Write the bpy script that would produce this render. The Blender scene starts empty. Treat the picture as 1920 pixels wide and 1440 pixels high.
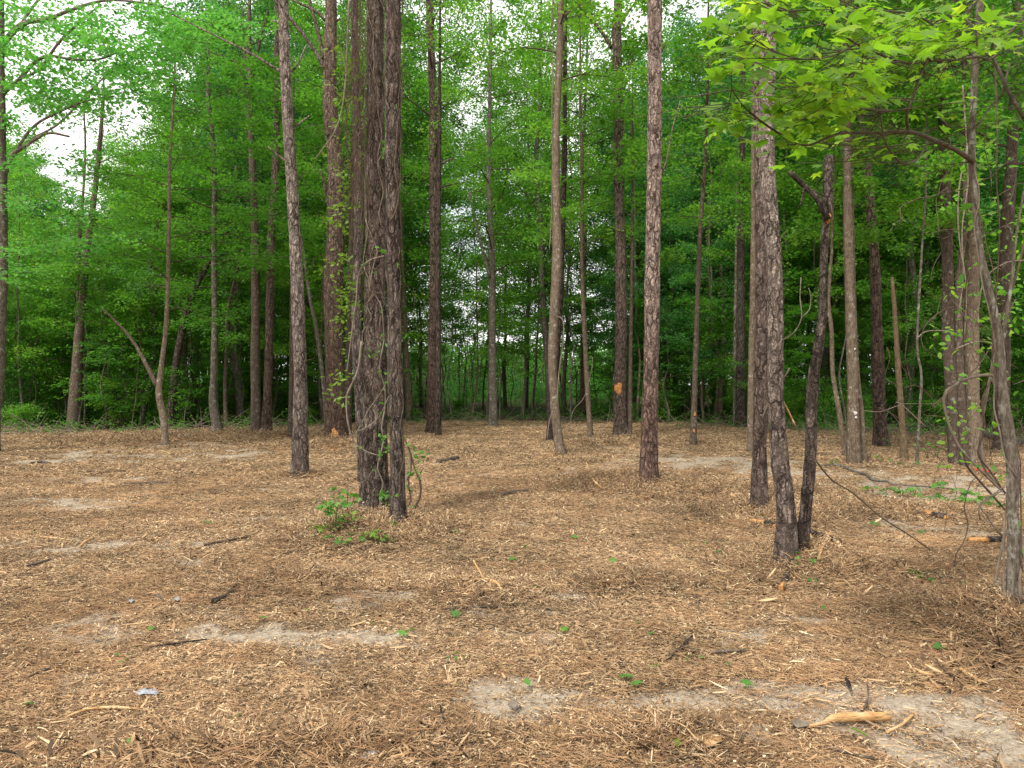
import bpy, math, random
import numpy as np
from math import radians as R, pi

# ------------------------------------------------------------------ camera, world, sun, exposure
sc = bpy.context.scene
COL = sc.collection
F = 1450.0          # focal length in pixels of the 1920 px wide photograph
EYE = 1.6
cam = bpy.data.cameras.new('camera'); camo = bpy.data.objects.new('camera', cam); COL.objects.link(camo)
cam.sensor_width = 36; cam.lens = 36 * F / 1920; cam.clip_start = 0.05; cam.clip_end = 3000
camo.location = (0, 0, EYE); camo.rotation_euler = (R(90), 0, 0); sc.camera = camo

SUN_EL, SUN_AZ = R(52), R(215)      # azimuth clockwise from +Y: behind the camera, to the left
w = bpy.data.worlds.new('World'); sc.world = w; w.use_nodes = True
nt = w.node_tree; nt.nodes.clear()
sky = nt.nodes.new('ShaderNodeTexSky'); sky.sky_type = 'NISHITA'; sky.sun_disc = False
sky.sun_elevation = SUN_EL; sky.sun_rotation = SUN_AZ; sky.air_density = 1.0; sky.dust_density = 2.0
tc = nt.nodes.new('ShaderNodeTexCoord')
cn = nt.nodes.new('ShaderNodeTexNoise'); cn.inputs['Scale'].default_value = 3.2; cn.inputs['Detail'].default_value = 5
cr = nt.nodes.new('ShaderNodeValToRGB'); cr.color_ramp.elements[0].position = .36; cr.color_ramp.elements[1].position = .50
cr.color_ramp.elements[0].color = (.45, .45, .45, 1); cr.color_ramp.elements[1].color = (1, 1, 1, 1)
mx = nt.nodes.new('ShaderNodeMix'); mx.data_type = 'RGBA'; mx.inputs[7].default_value = (10.4, 10.2, 10.0, 1)
bg = nt.nodes.new('ShaderNodeBackground'); bg.inputs['Strength'].default_value = 0.10
wo = nt.nodes.new('ShaderNodeOutputWorld'); L = nt.links.new
L(tc.outputs['Generated'], cn.inputs['Vector']); L(cn.outputs['Fac'], cr.inputs['Fac'])
L(cr.outputs['Color'], mx.inputs[0]); L(sky.outputs['Color'], mx.inputs[6])
L(mx.outputs[2], bg.inputs['Color']); L(bg.outputs['Background'], wo.inputs['Surface'])

sun = bpy.data.lights.new('sun', 'SUN'); sun.energy = 2.5; sun.angle = R(10); sun.color = (1, .94, .85)
suno = bpy.data.objects.new('sun', sun); COL.objects.link(suno)
suno.rotation_euler = (R(90) - SUN_EL, 0, -SUN_AZ + pi)
# the lamp's -Z must point away from the sun's place in the sky
import mathutils
sd = mathutils.Vector((math.sin(SUN_AZ) * math.cos(SUN_EL), math.cos(SUN_AZ) * math.cos(SUN_EL), math.sin(SUN_EL)))
suno.rotation_euler = (-sd).to_track_quat('-Z', 'Y').to_euler()

sc.view_settings.view_transform = 'Standard'; sc.view_settings.look = 'None'
sc.view_settings.gamma = 1; sc.view_settings.use_curve_mapping = False
sc.view_settings.exposure = 0.85
cy = sc.cycles if hasattr(sc, 'cycles') else None
if cy:
    cy.max_bounces = 7; cy.diffuse_bounces = 6; cy.transmission_bounces = 6; cy.glossy_bounces = 2
    cy.transparent_max_bounces = 4; cy.sample_clamp_indirect = 6

rs = np.random.RandomState(7)
random.seed(7)

# ------------------------------------------------------------------ noise
def _h(i, j, k, s):
    n = (i * 374761393 + j * 668265263 + k * 2147483647 + s * 1274126177) & 0xffffffff
    n = ((n ^ (n >> 13)) * 1274126177) & 0xffffffff
    return ((n ^ (n >> 16)) & 0xffff) / 65535.0
def vn(x, y, z=None, s=0):
    x = np.asarray(x, float); y = np.asarray(y, float)
    z = np.zeros_like(x) if z is None else np.asarray(z, float)
    i, j, k = (np.floor(a).astype(np.int64) for a in (x, y, z))
    fx, fy, fz = x - i, y - j, z - k
    fx, fy, fz = (f * f * (3 - 2 * f) for f in (fx, fy, fz))
    r = 0
    for a in (0, 1):
        for b in (0, 1):
            for c in (0, 1):
                r = r + _h(i + a, j + b, k + c, s) * (fx if a else 1 - fx) * (fy if b else 1 - fy) * (fz if c else 1 - fz)
    return r * 2 - 1
def fbm(x, y, z=None, s=0, o=4):
    r, a, f = 0, .5, 1.
    for q in range(o):
        r = r + a * vn(np.asarray(x) * f, np.asarray(y) * f, None if z is None else np.asarray(z) * f, s + q * 17)
        a *= .5; f *= 2.03
    return r

# ------------------------------------------------------------------ ground height and where sand lies bare
def flat(px, py):           # a pixel on level ground -> metres
    Y = EYE * F / (py - 720.); return (px - 960.) / F * Y, Y
HEAPS = []                  # x, y, rx, ry, height: heaps of shredded wood and straw
for px, py, rx, ry, hh in [(1080, 925, .8, .5, .07), (1290, 925, 1.5, .7, .10), (1150, 915, .9, .5, .07), (1030, 950, .7, .4, .05),
                           (1420, 975, 1.0, .8, .08), (735, 1000, 1.1, .7, .10), (640, 1020, .8, .5, .06), (1890, 1180, .7, .5, .11),
                           (1500, 1065, .7, .5, .05), (1620, 965, 1.6, .7, .06), (1660, 1080, 1.2, .5, .04), (560, 1420, .9, .3, .05), (562, 892, .4, .35, .045), (706, 975, .55, .4, .05), (1052, 853, .45, .4, .05), (1216, 908, .45, .4, .05), (1424, 958, .4, .35, .04), (1480, 1050, .35, .3, .04), (1601, 869, .5, .4, .04), (1827, 869, .5, .4, .04), (1899, 1143, .3, .25, .03), (811, 812, .6, .5, .05), (1165, 822, .6, .5, .05), (311, 834, .5, .5, .05), (490, 813, .8, .5, .05),
                           (1250, 1400, .5, .25, .05), (880, 1115, .7, .4, .05), (1170, 1100, .7, .35, .05), (1180, 835, 2.0, 1.0, .10),
                           (640, 840, 2.2, 1.2, .10), (250, 830, 3, 1.4, .10), (430, 820, 3, 1.2, .08), (560, 1090, .9, .4, .04)]:
    x, y = flat(px, py); HEAPS.append((x, y, rx, ry, hh * 1.25))
SAND = []
for px, py, rx, ry, k in [(270, 1165, 130, 26, .9), (440, 1205, 120, 22, .7), (110, 1272, 70, 16, .7), (620, 1180, 60, 22, .6), (945, 1305, 75, 32, .85),
                          (1090, 1310, 60, 20, .6), (1290, 1318, 120, 24, 1), (1440, 1290, 60, 18, .8), (1550, 1247, 45, 14, 1.), (1590, 1285, 75, 22, 1),
                          (1745, 1308, 95, 18, 1.1), (1830, 1338, 70, 14, 1.), (1490, 1175, 110, 14, .7), (1405, 1210, 45, 20, .7), (1320, 1205, 40, 14, .5),
                          (1650, 1410, 230, 60, .75), (1800, 1380, 100, 30, .6), (60, 1022, 130, 14, .8), (40, 940, 120, 8, .7), (300, 852, 160, 8, .6),
                          (1330, 872, 120, 9, .9), (1560, 895, 130, 10, .7), (1750, 915, 150, 16, .9), (1000, 1355, 60, 16, .5), (800, 1230, 70, 16, .4),
                          (200, 900, 160, 9, .6), (540, 1010, 60, 8, .4), (880, 875, 70, 6, .4), (1150, 880, 80, 6, .5), (780, 1160, 100, 18, .45),
                          (1240, 860, 60, 5, .6), (60, 1380, 80, 40, .45), (660, 1250, 120, 14, .4), (1460, 1345, 160, 22, .6)]:
    x, y = flat(px, py); k *= 1. if px > 1180 and py > 1200 else .85; SAND.append((x, y, rx / F * y * 1.35, ry * y * y / (F * EYE) * 1.45, k))
def heapf(x, y):
    r = 0
    for hx, hy, rx, ry, hh in HEAPS:
        r = r + hh * np.exp(-(((x - hx) / rx) ** 2 + ((y - hy) / ry) ** 2) * 1.4)
    return r
def sandf(x, y):
    n = fbm(x * 1.7, y * 2.6, s=5, o=4) * .7 + .55 * fbm(x * 7, y * 9, s=6, o=3)
    r = np.clip(fbm(x * .45, y * .8, s=11, o=3) * 1.9 - .12, 0, .5) - .9 * np.exp(-((x + 1.05) / .9) ** 2 - ((y - 7.2) / .9) ** 2)
    r = np.maximum(r, -.9)
    for hx, hy, rx, ry, k in SAND:
        d = ((x - hx) / rx) ** 2 + ((y - hy) / ry) ** 2
        r = np.maximum(r, k * np.clip(1.7 - d, 0, 1) ** .8)
    r = r * (1.15 + n * 1.9) + n * .2
    return np.clip(r - heapf(x, y) * 3, 0, 1)
def gh(x, y):
    x = np.asarray(x, float); y = np.asarray(y, float)
    near = np.exp(-((y - 10) / 14) ** 2)
    return .10 * fbm(x / 4.5, y / 4.5, s=1, o=2) * np.clip((np.hypot(x, y) - 1) / 6, 0, 1) + near * (.022 * fbm(x * 1.3, y * 1.3, s=2, o=3)) + heapf(x, y) * (1 + .5 * fbm(x * 3, y * 3, s=3, o=3)) \
        + .6 * fbm(x / 40, y / 40, s=8, o=2) * np.clip((np.abs(y) - 35) / 60, 0, 1)
def at(px, py):             # a pixel on the real ground -> point
    Y = EYE * F / (py - 720.)
    for _ in range(12):
        x = (px - 960.) / F * Y
        Y = .5 * Y + .5 * (EYE - float(gh(x, Y))) * F / (py - 720.)
    x = (px - 960.) / F * Y
    return np.array([x, Y, float(gh(x, Y))])
def W(px, py, Y): return np.array([(px - 960.) / F * Y, Y, EYE - (py - 720.) / F * Y])

# ------------------------------------------------------------------ mesh building
class MB:
    def __init__(s): s.V = []; s.Fs = []; s.A = []; s.n = 0
    def add(s, V, Fc, a=0.5, c=None):
        V = np.asarray(V, float); Fc = np.asarray(Fc)
        if len(V) == 0 or len(Fc) == 0: return s
        s.V.append(V); s.Fs.append(Fc + s.n); s.n += len(V)
        s.A.append(np.broadcast_to(np.asarray(a, float), (len(Fc),)).copy()); return s
    def mesh(s, name, mat, smooth=True, org=(0, 0, 0)):
        me = bpy.data.meshes.new(name)
        if not s.V: return me
        V = np.concatenate(s.V) - np.asarray(org, float)
        me.vertices.add(len(V)); me.vertices.foreach_set('co', V.astype(np.float32).ravel())
        loops = np.concatenate([f.ravel() for f in s.Fs]); tot = np.concatenate([np.full(len(f), f.shape[1]) for f in s.Fs])
        me.loops.add(len(loops)); me.loops.foreach_set('vertex_index', loops.astype(np.int32))
        me.polygons.add(len(tot)); st = np.concatenate([[0], np.cumsum(tot)[:-1]])
        me.polygons.foreach_set('loop_start', st.astype(np.int32))
        me.update(calc_edges=True)
        me.polygons.foreach_set('use_smooth', np.full(len(tot), bool(smooth)))
        a = me.attributes.new('rnd', 'FLOAT', 'FACE'); a.data.foreach_set('value', np.concatenate(s.A).astype(np.float32))
        if mat: me.materials.append(mat)
        me.update()
        return me
    def build(s, name, mat, parent=None, smooth=True, org=(0, 0, 0), kind=None):
        o = bpy.data.objects.new(name, s.mesh(name, mat, smooth, org)); COL.objects.link(o)
        if parent is not None: o.parent = parent
        if kind: o['kind'] = kind
        return o
def tag(o, label, cat, group=None, kind=None):
    if label: o['label'] = label
    if cat: o['category'] = cat
    if group: o['group'] = group
    if kind: o['kind'] = kind
    return o
def empty(name, loc, label, cat, group=None):
    o = bpy.data.objects.new(name, None); COL.objects.link(o); o.location = tuple(loc); o.empty_display_size = .2
    return tag(o, label, cat, group)
def copy_tree(o, parent=None):
    c = o.copy(); COL.objects.link(c)
    if parent is not None: c.parent = parent
    for ch in list(o.children): copy_tree(ch, c)
    return c

def resample(P, Rr, step):
    P = np.asarray(P, float); Rr = np.asarray(Rr, float)
    n = len(P)
    Q = [];  q = []
    E = np.vstack([2 * P[0] - P[1], P, 2 * P[-1] - P[-2]])
    for i in range(n - 1):
        L_ = np.linalg.norm(P[i + 1] - P[i]); m = max(1, int(math.ceil(L_ / step)))
        t = np.arange(m)[:, None] / m
        p0, p1, p2, p3 = E[i], E[i + 1], E[i + 2], E[i + 3]
        Q.append(.5 * ((2 * p1) + (-p0 + p2) * t + (2 * p0 - 5 * p1 + 4 * p2 - p3) * t ** 2 + (-p0 + 3 * p1 - 3 * p2 + p3) * t ** 3))
        q.append(Rr[i] + (Rr[i + 1] - Rr[i]) * t[:, 0])
    Q.append(P[-1:]); q.append(Rr[-1:])
    return np.vstack(Q), np.concatenate(q)
def tube(P, Rr, n=6, rough=None, cap=True, ang0=0.):
    P = np.asarray(P, float); Rr = np.broadcast_to(np.asarray(Rr, float), (len(P),))
    T = np.gradient(P, axis=0); T /= np.linalg.norm(T, axis=1)[:, None] + 1e-9
    up = np.array([1., 0, 0]) if abs(T[0][0]) < .8 else np.array([0, 1., 0])
    U = np.zeros_like(P); u = up
    for i in range(len(P)):
        u = u - T[i] * np.dot(u, T[i]); u = u / (np.linalg.norm(u) + 1e-9); U[i] = u
    Wv = np.cross(T, U)
    a = np.arange(n) * 2 * pi / n + ang0
    D = U[:, None, :] * np.cos(a)[None, :, None] + Wv[:, None, :] * np.sin(a)[None, :, None]
    RR = np.repeat(Rr[:, None], n, 1)
    if rough is not None: RR = rough(P[:, None, :] + D * RR[..., None], RR, a)
    V = (P[:, None, :] + D * RR[..., None]).reshape(-1, 3)
    i = np.arange(len(P) - 1)[:, None] * n; j = np.arange(n)[None, :]; k = (j + 1) % n
    Q = np.stack([i + j, i + k, i + n + k, i + n + j], -1).reshape(-1, 4)
    if cap:
        V = np.vstack([V, P[:1], P[-1:]]); m = len(V)
        b = np.stack([np.full(n, m - 2), (np.arange(n) + 1) % n, np.arange(n), np.arange(n)], -1)[:, :3]
        o = (len(P) - 1) * n
        t = np.stack([np.full(n, m - 1), o + np.arange(n), o + (np.arange(n) + 1) % n], -1)
        return V, Q, np.vstack([b, t])
    return V, Q, None
def addtube(mb, P, Rr, n=6, rough=None, a=.5, cap=True):
    V, Q, T = tube(P, Rr, n, rough, cap); k = mb.n
    mb.add(V, Q, a)
    if T is not None:
        mb.Fs.append(T + k); mb.A.append(np.full(len(T), float(np.mean(a))))
    return mb

DIAMOND = np.array([[0, 0, 0], [.42, -.30, .07], [1, 0, -.06], [.42, .30, .07]])
def _star():
    p = [(0, 0)]
    L_ = [(-108, .42), (-80, .25), (-52, .58), (-25, .33), (0, .74), (25, .33), (52, .58), (80, .25), (108, .42)]
    for a, r in L_: p.append((.28 + r * math.cos(R(a)), r * math.sin(R(a))))
    p = np.array(p); z = -.25 * (p[:, 1] ** 2) - .10 * np.clip(p[:, 0] - .5, 0, 1)
    return np.column_stack([p, z])
STAR = _star()
OVAL = np.array([[0, 0, 0], [.2, -.2, .03], [.55, -.27, .04], [.85, -.13, .0], [1, 0, -.06], [.85, .13, 0], [.55, .27, .04], [.2, .2, .03]])
def leaves(mb, C, S, N, ang, a, shape=DIAMOND):
    C = np.asarray(C); n = len(C)
    if n == 0: return
    N = N / (np.linalg.norm(N, axis=1)[:, None] + 1e-9)
    h = np.column_stack([np.cos(ang), np.sin(ang), np.zeros(n)])
    T = h - N * (h * N).sum(1)[:, None]; T /= np.linalg.norm(T, axis=1)[:, None] + 1e-9
    B = np.cross(N, T); m = len(shape)
    V = C[:, None, :] + S[:, None, None] * (shape[None, :, 0:1] * T[:, None, :] + shape[None, :, 1:2] * B[:, None, :] + shape[None, :, 2:3] * N[:, None, :])
    Fc = np.arange(n * m).reshape(n, m)
    mb.add(V.reshape(-1, 3), Fc, a)
def clumps(mb, rng, C, nleaf, rad, flatness, size, tilt=.5, shape=DIAMOND):
    """leafy sprays: flat discs of leaves round each centre"""
    C = np.asarray(C); k = len(C)
    if k == 0: return
    idx = np.repeat(np.arange(k), nleaf); n = len(idx)
    rd = (rad * rng.uniform(.6, 1.25, k))[idx]
    a = rng.uniform(0, 2 * pi, n); r = np.sqrt(rng.uniform(0, 1, n)) * rd
    # uneven outline: lobes
    ph = rng.uniform(0, 6.28, k)[idx]; r = r * (1 + .35 * np.sin(3 * a + ph) + .2 * np.sin(5 * a - ph))
    tl = rng.normal(0, .22, (k, 2))[idx]
    dx, dy = r * np.cos(a), r * np.sin(a)
    dz = rng.normal(0, 1, n) * flatness * rd + dx * tl[:, 0] + dy * tl[:, 1] - .18 * r * r / rd
    P = C[idx] + np.column_stack([dx, dy, dz])
    N = np.column_stack([rng.normal(0, tilt, n) - tl[:, 0], rng.normal(0, tilt, n) - tl[:, 1], np.ones(n)])
    S = size * rng.uniform(.65, 1.3, n)
    ar = np.clip(.62 * rng.uniform(0, 1, k)[idx] + .38 * rng.uniform(0, 1, n), 0, 1)
    leaves(mb, P, S, N, a + rng.normal(0, .7, n), ar, shape)
def needles(mb, rng, C, n, length, width):
    C = np.asarray(C); k = len(C)
    if not k: return
    idx = np.repeat(np.arange(k), n); m = len(idx)
    d = rng.normal(0, 1, (m, 3)); d[:, 2] += .3; d /= np.linalg.norm(d, axis=1)[:, None]
    s = np.cross(d, rng.normal(0, 1, (m, 3))); s /= np.linalg.norm(s, axis=1)[:, None] + 1e-9
    l = length * rng.uniform(.7, 1.2, m)[:, None]
    A = C[idx] + d * .02
    V = np.stack([A - s * width, A + s * width, A + d * l + np.array([0, 0, -.12]) * l], 1)
    mb.add(V.reshape(-1, 3), np.arange(m * 3).reshape(m, 3), rng.uniform(0, 1, k)[idx] * .6 + .4 * rng.uniform(0, 1, m))

# ------------------------------------------------------------------ materials
class NT:
    def __init__(s, name):
        s.m = bpy.data.materials.new(name); s.m.use_nodes = True; s.t = s.m.node_tree; s.t.nodes.clear()
        s.out = s.n('OutputMaterial')
    def n(s, t, **k):
        x = s.t.nodes.new('ShaderNode' + t)
        for a, b in k.items(): setattr(x, a, b)
        return x
    def l(s, a, b): s.t.links.new(a, b)
    def put(s, sock, v):
        if hasattr(v, 'is_output') or hasattr(v, 'links'): s.l(v, sock)
        elif isinstance(v, (tuple, list)) and len(v) == 3 and sock.type == 'RGBA': sock.default_value = (*v, 1)
        else: sock.default_value = v
    def mix(s, f, a, b, blend='MIX'):
        x = s.n('Mix', data_type='RGBA', blend_type=blend); s.put(x.inputs[0], f); s.put(x.inputs[6], a); s.put(x.inputs[7], b); return x.outputs[2]
    def math(s, op, a, b=0., c=0., clamp=False):
        x = s.n('Math', operation=op, use_clamp=clamp); s.put(x.inputs[0], a); s.put(x.inputs[1], b)
        if op in ('MULTIPLY_ADD', 'SMOOTH_MIN'): s.put(x.inputs[2], c)
        return x.outputs[0]
    def ramp(s, f, pts, interp='LINEAR'):
        x = s.n('ValToRGB'); e = x.color_ramp.elements; x.color_ramp.interpolation = interp
        while len(e) < len(pts): e.new(.5)
        for i, (p, c) in enumerate(pts): e[i].position = p; e[i].color = (*c, 1) if len(c) == 3 else c
        s.put(x.inputs[0], f); return x.outputs[0]
    def noise(s, v, scale, detail=4, rough=.55, dist=0., out=0):
        x = s.n('TexNoise'); s.put(x.inputs['Vector'], v); x.inputs['Scale'].default_value = scale
        x.inputs['Detail'].default_value = detail; x.inputs['Roughness'].default_value = rough; x.inputs['Distortion'].default_value = dist
        return x.outputs[out]
    def vor(s, v, scale, feature='F1', out='Distance', rnd=1.):
        x = s.n('TexVoronoi', feature=feature); s.put(x.inputs['Vector'], v); x.inputs['Scale'].default_value = scale
        x.inputs['Randomness'].default_value = rnd
        return x.outputs[out]
    def map(s, v, sc=(1, 1, 1), rot=(0, 0, 0)):
        x = s.n('Mapping'); s.put(x.inputs[0], v); x.inputs['Scale'].default_value = sc; x.inputs['Rotation'].default_value = rot; return x.outputs[0]
    def coord(s, w='Object'): return s.n('TexCoord').outputs[w]
    def attr(s, name, out='Fac'): return s.n('Attribute', attribute_name=name).outputs[out]
    def objrnd(s): return s.n('ObjectInfo').outputs['Random']
    def bump(s, h, strength=.5, dist=.02):
        x = s.n('Bump'); x.inputs['Strength'].default_value = strength; x.inputs['Distance'].default_value = dist; s.put(x.inputs['Height'], h); return x.outputs[0]
    def bsdf(s, col, rough=.9, spec=.2, normal=None):
        x = s.n('BsdfPrincipled'); s.put(x.inputs['Base Color'], col); s.put(x.inputs['Roughness'], rough)
        x.inputs['Specular IOR Level'].default_value = spec
        if normal is not None: s.l(normal, x.inputs['Normal'])
        return x.outputs[0]
    def end(s, sh): s.l(sh, s.out.inputs['Surface']); return s.m

def mat_plate_bark(name, dark, mid, light, top=None, zt=(1., 6.), scale=13., stretch=.33):
    t = NT(name); co = t.coord(); z = t.n('SeparateXYZ'); t.l(co, z.inputs[0])
    ns = t.noise(co, 7, 4, .65, out=1); vm = t.n('VectorMath', operation='MULTIPLY_ADD'); t.l(ns, vm.inputs[0]); vm.inputs[1].default_value = (.13, .13, .34); t.l(co, vm.inputs[2])
    v = t.map(vm.outputs[0], (1, 1, stretch)); v2 = t.map(vm.outputs[0], (1, 1, stretch * .8), (0, 0, 1.1))
    edge = t.vor(v, scale * 1.0, 'DISTANCE_TO_EDGE'); edge2 = t.vor(v2, scale * 2.9, 'DISTANCE_TO_EDGE'); cell = t.vor(v2, scale * 2.9, 'F1', 'Color')
    big = t.noise(co, 1.7, 4, .6); fine = t.noise(t.map(co, (1, 1, .45)), 80, 5, .7); midn = t.noise(t.map(co, (1, 1, .3)), 24, 4, .65)
    depth = t.ramp(t.noise(co, 5, 3, .6), [(.34, (.5, .5, .5)), (.55, (1, 1, 1))])
    f1 = t.math('MULTIPLY', t.ramp(edge, [(.02, (1, 1, 1)), (.17, (0, 0, 0))]), depth)
    f2 = t.math('MULTIPLY', t.ramp(edge2, [(.0, (1, 1, 1)), (.14, (0, 0, 0))]), .6)
    fiss = t.math('MAXIMUM', f1, f2)
    c = t.ramp(t.math('ADD', t.math('MULTIPLY', big, .4), t.math('MULTIPLY', midn, .65)), [(.38, mid), (.66, light)])
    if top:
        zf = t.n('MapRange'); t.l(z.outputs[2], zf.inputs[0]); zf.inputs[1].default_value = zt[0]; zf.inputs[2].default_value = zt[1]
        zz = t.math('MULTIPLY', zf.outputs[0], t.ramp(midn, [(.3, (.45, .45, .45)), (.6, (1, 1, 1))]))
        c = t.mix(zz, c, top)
    cs = t.n('SeparateColor'); t.l(cell, cs.inputs[0])
    hs = t.n('HueSaturation'); t.l(c, hs.inputs['Color']); t.l(t.math('MULTIPLY_ADD', cs.outputs[0], .8, .62), hs.inputs['Value'])
    t.l(t.math('MULTIPLY_ADD', t.objrnd(), .25, .87), hs.inputs['Saturation'])
    c = t.mix(t.math('MULTIPLY', fiss, .95), hs.outputs[0], dark)
    c = t.mix(t.ramp(fine, [(.36, (.5, .5, .5)), (.54, (0, 0, 0))]), c, dark)
    h = t.math('ADD', t.math('MULTIPLY', fiss, -.8), t.math('MULTIPLY', t.math('ADD', fine, midn), .4))
    return t.end(t.bsdf(c, .95, .10, t.bump(h, 1., .02)))
def mat_smooth_bark(name, dark, mid, light, lichen, amount=.5):
    t = NT(name); co = t.coord()
    fur = t.noise(t.map(co, (1, 1, .22)), 42, 5, .65, .4); big = t.noise(co, 2.2, 5, .62); band = t.noise(t.map(co, (.6, .6, 3.)), 9, 3, .6)
    c = t.ramp(t.math('ADD', t.math('MULTIPLY', fur, .75), t.math('MULTIPLY', band, .25)), [(.38, dark), (.49, mid), (.60, light)])
    c = t.mix(t.ramp(big, [(.35, (0, 0, 0)), (.6, (.35, .35, .35))]), c, mid)
    fl = t.noise(t.map(co, (1, 1, .4)), 95, 4, .7); c = t.mix(t.ramp(fl, [(.38, (.65, .65, .65)), (.52, (0, 0, 0))]), c, dark)
    sp = t.noise(t.map(co, (1, 1, .8)), 11, 5, .7)
    c = t.mix(t.ramp(sp, [(.60 - .12 * amount, (0, 0, 0)), (.66, (.85, .85, .85))]), c, lichen)
    hs = t.n('HueSaturation'); t.l(c, hs.inputs['Color']); t.l(t.math('MULTIPLY_ADD', t.objrnd(), .35, .8), hs.inputs['Value'])
    return t.end(t.bsdf(hs.outputs[0], .92, .15, t.bump(t.math('ADD', fur, t.math('MULTIPLY', band, .4)), .7, .012)))
def mat_leaf(name, cols, trans, tf=.5, rough=.45, spec=.35, ob=.42):
    t = NT(name); f = t.math('ADD', t.math('MULTIPLY', t.attr('rnd'), 1 - ob), t.math('MULTIPLY', t.objrnd(), ob))
    c = t.ramp(f, cols)
    tr = t.n('BsdfTranslucent'); t.l(t.mix(1., c, trans, 'MULTIPLY'), tr.inputs['Color'])
    m = t.n('MixShader'); m.inputs[0].default_value = tf
    t.l(t.bsdf(c, rough, spec), m.inputs[1]); t.l(tr.outputs[0], m.inputs[2])
    return t.end(m.outputs[0])
def mat_plain(name, a, b, scale=20, rough=.85, spec=.2, stretch=(1, 1, 1), bump=.3):
    t = NT(name); co = t.map(t.coord(), stretch); n = t.noise(co, scale, 5, .6)
    c = t.ramp(n, [(.3, a), (.7, b)])
    return t.end(t.bsdf(c, rough, spec, t.bump(n, bump, .01)))

M = {}
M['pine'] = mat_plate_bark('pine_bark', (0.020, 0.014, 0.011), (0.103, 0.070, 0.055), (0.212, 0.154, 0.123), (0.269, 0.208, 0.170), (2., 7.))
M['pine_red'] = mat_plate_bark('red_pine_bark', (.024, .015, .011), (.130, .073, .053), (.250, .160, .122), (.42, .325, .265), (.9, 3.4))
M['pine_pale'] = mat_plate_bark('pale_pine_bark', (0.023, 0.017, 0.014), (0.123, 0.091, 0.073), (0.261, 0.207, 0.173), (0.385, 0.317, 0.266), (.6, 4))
M['pine_dark'] = mat_plate_bark('dark_pine_bark', (0.012, 0.010, 0.008), (0.065, 0.049, 0.041), (0.165, 0.132, 0.109), None)
M['rugged'] = mat_plate_bark('rugged_pine_bark', (0.011, 0.008, 0.007), (0.085, 0.066, 0.054), (0.252, 0.203, 0.170), None, scale=17., stretch=.17)
M['gum'] = mat_smooth_bark('grey_bark', (.045, .037, .028), (.115, .096, .074), (.20, .175, .14), (.30, .31, .265), .5)
M['tan'] = mat_smooth_bark('tan_bark', (.065, .047, .032), (.15, .112, .078), (.235, .187, .14), (.32, .31, .26), .25)
M['brown'] = mat_smooth_bark('brown_bark', (.035, .025, .019), (.09, .066, .050), (.155, .12, .093), (.24, .235, .2), .25)
M['dead'] = mat_smooth_bark('dead_yellow_wood', (.06, .042, .026), (.15, .108, .062), (.235, .175, .11), (.16, .12, .08), .4)
M['twig'] = mat_plain('twig_bark', (.040, .034, .020), (.095, .080, .050), 30)
M['vine'] = mat_plain('vine_bark', (.09, .07, .05), (.25, .21, .16), 24, stretch=(1, 1, .4))
M['vine_dark'] = mat_plain('dark_vine_bark', (.045, .03, .022), (.13, .09, .065), 24)
M['cut'] = None
def mat_peeled():
    t = NT('peeled_wood'); co = t.coord(); n = t.noise(t.map(co, (.5, 2, 2)), 16, 6, .7); g_ = t.noise(t.map(co, (.35, 3, 3)), 60, 4, .7)
    c = t.ramp(n, [(.3, (.30, .15, .06)), (.48, (.50, .30, .13)), (.62, (.62, .45, .26))]); c = t.mix(t.ramp(g_, [(.36, (.8, .8, .8)), (.46, (0, 0, 0))]), c, (.12, .07, .04))
    return t.end(t.bsdf(c, .85, .15, t.bump(t.math('ADD', n, g_), .8, .008)))
M['peeled'] = mat_peeled()
def mat_cut():
    t = NT('fresh_cut_wood'); co = t.coord(); n = t.noise(co, 22, 6, .75); g_ = t.noise(t.map(co, (1.5, 1.5, .4)), 70, 4, .75)
    c = t.ramp(n, [(.32, (.22, .085, .025)), (.48, (.44, .20, .06)), (.62, (.60, .36, .15))]); c = t.mix(t.ramp(g_, [(.38, (.8, .8, .8)), (.48, (0, 0, 0))]), c, (.10, .05, .025))
    return t.end(t.bsdf(c, .85, .15, t.bump(t.math('ADD', n, g_), .9, .01)))
M['cut'] = mat_cut()
M['paint'] = mat_plain('white_tree_paint', (.28, .28, .25), (.72, .72, .70), 60)
M['leaf'] = mat_leaf('forest_leaf', [(.0, (.018, .072, .012)), (.3, (.060, .185, .020)), (.65, (.125, .295, .030)), (1, (.27, .43, .045))], (1.5, 1.7, 1.1))
M['leaf_cool'] = mat_leaf('blue_green_leaf', [(.0, (.018, .075, .022)), (.5, (.060, .185, .045)), (1, (.15, .34, .075))], (1.4, 1.9, 1.3))
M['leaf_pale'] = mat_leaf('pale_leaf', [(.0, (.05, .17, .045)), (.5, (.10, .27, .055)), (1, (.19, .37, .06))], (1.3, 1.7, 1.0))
M['leaf_lime'] = mat_leaf('lime_leaf', [(.0, (.10, .24, .02)), (.5, (.20, .38, .025)), (1, (.34, .48, .04))], (1.4, 1.4, .8), .6, .4, .35, .65)
M['leaf_dark'] = mat_leaf('dark_undergrowth_leaf', [(.0, (.018, .07, .014)), (.5, (.055, .165, .026)), (1, (.14, .29, .04))], (1.4, 1.9, 1.))
M['needle'] = mat_leaf('pine_needle', [(.0, (.015, .055, .018)), (.6, (.035, .10, .03)), (1, (.07, .15, .035))], (1.2, 1.4, 1.), .25)
M['sprout'] = mat_leaf('sprout_leaf', [(.0, (.045, .15, .03)), (.5, (.085, .23, .035)), (1, (.17, .31, .05))], (1.2, 1.5, .8), .4)
M['sprout_yellow'] = mat_leaf('yellow_sprout_leaf', [(.0, (.09, .20, .025)), (1, (.20, .30, .04))], (1.2, 1.3, .6), .45)
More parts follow.
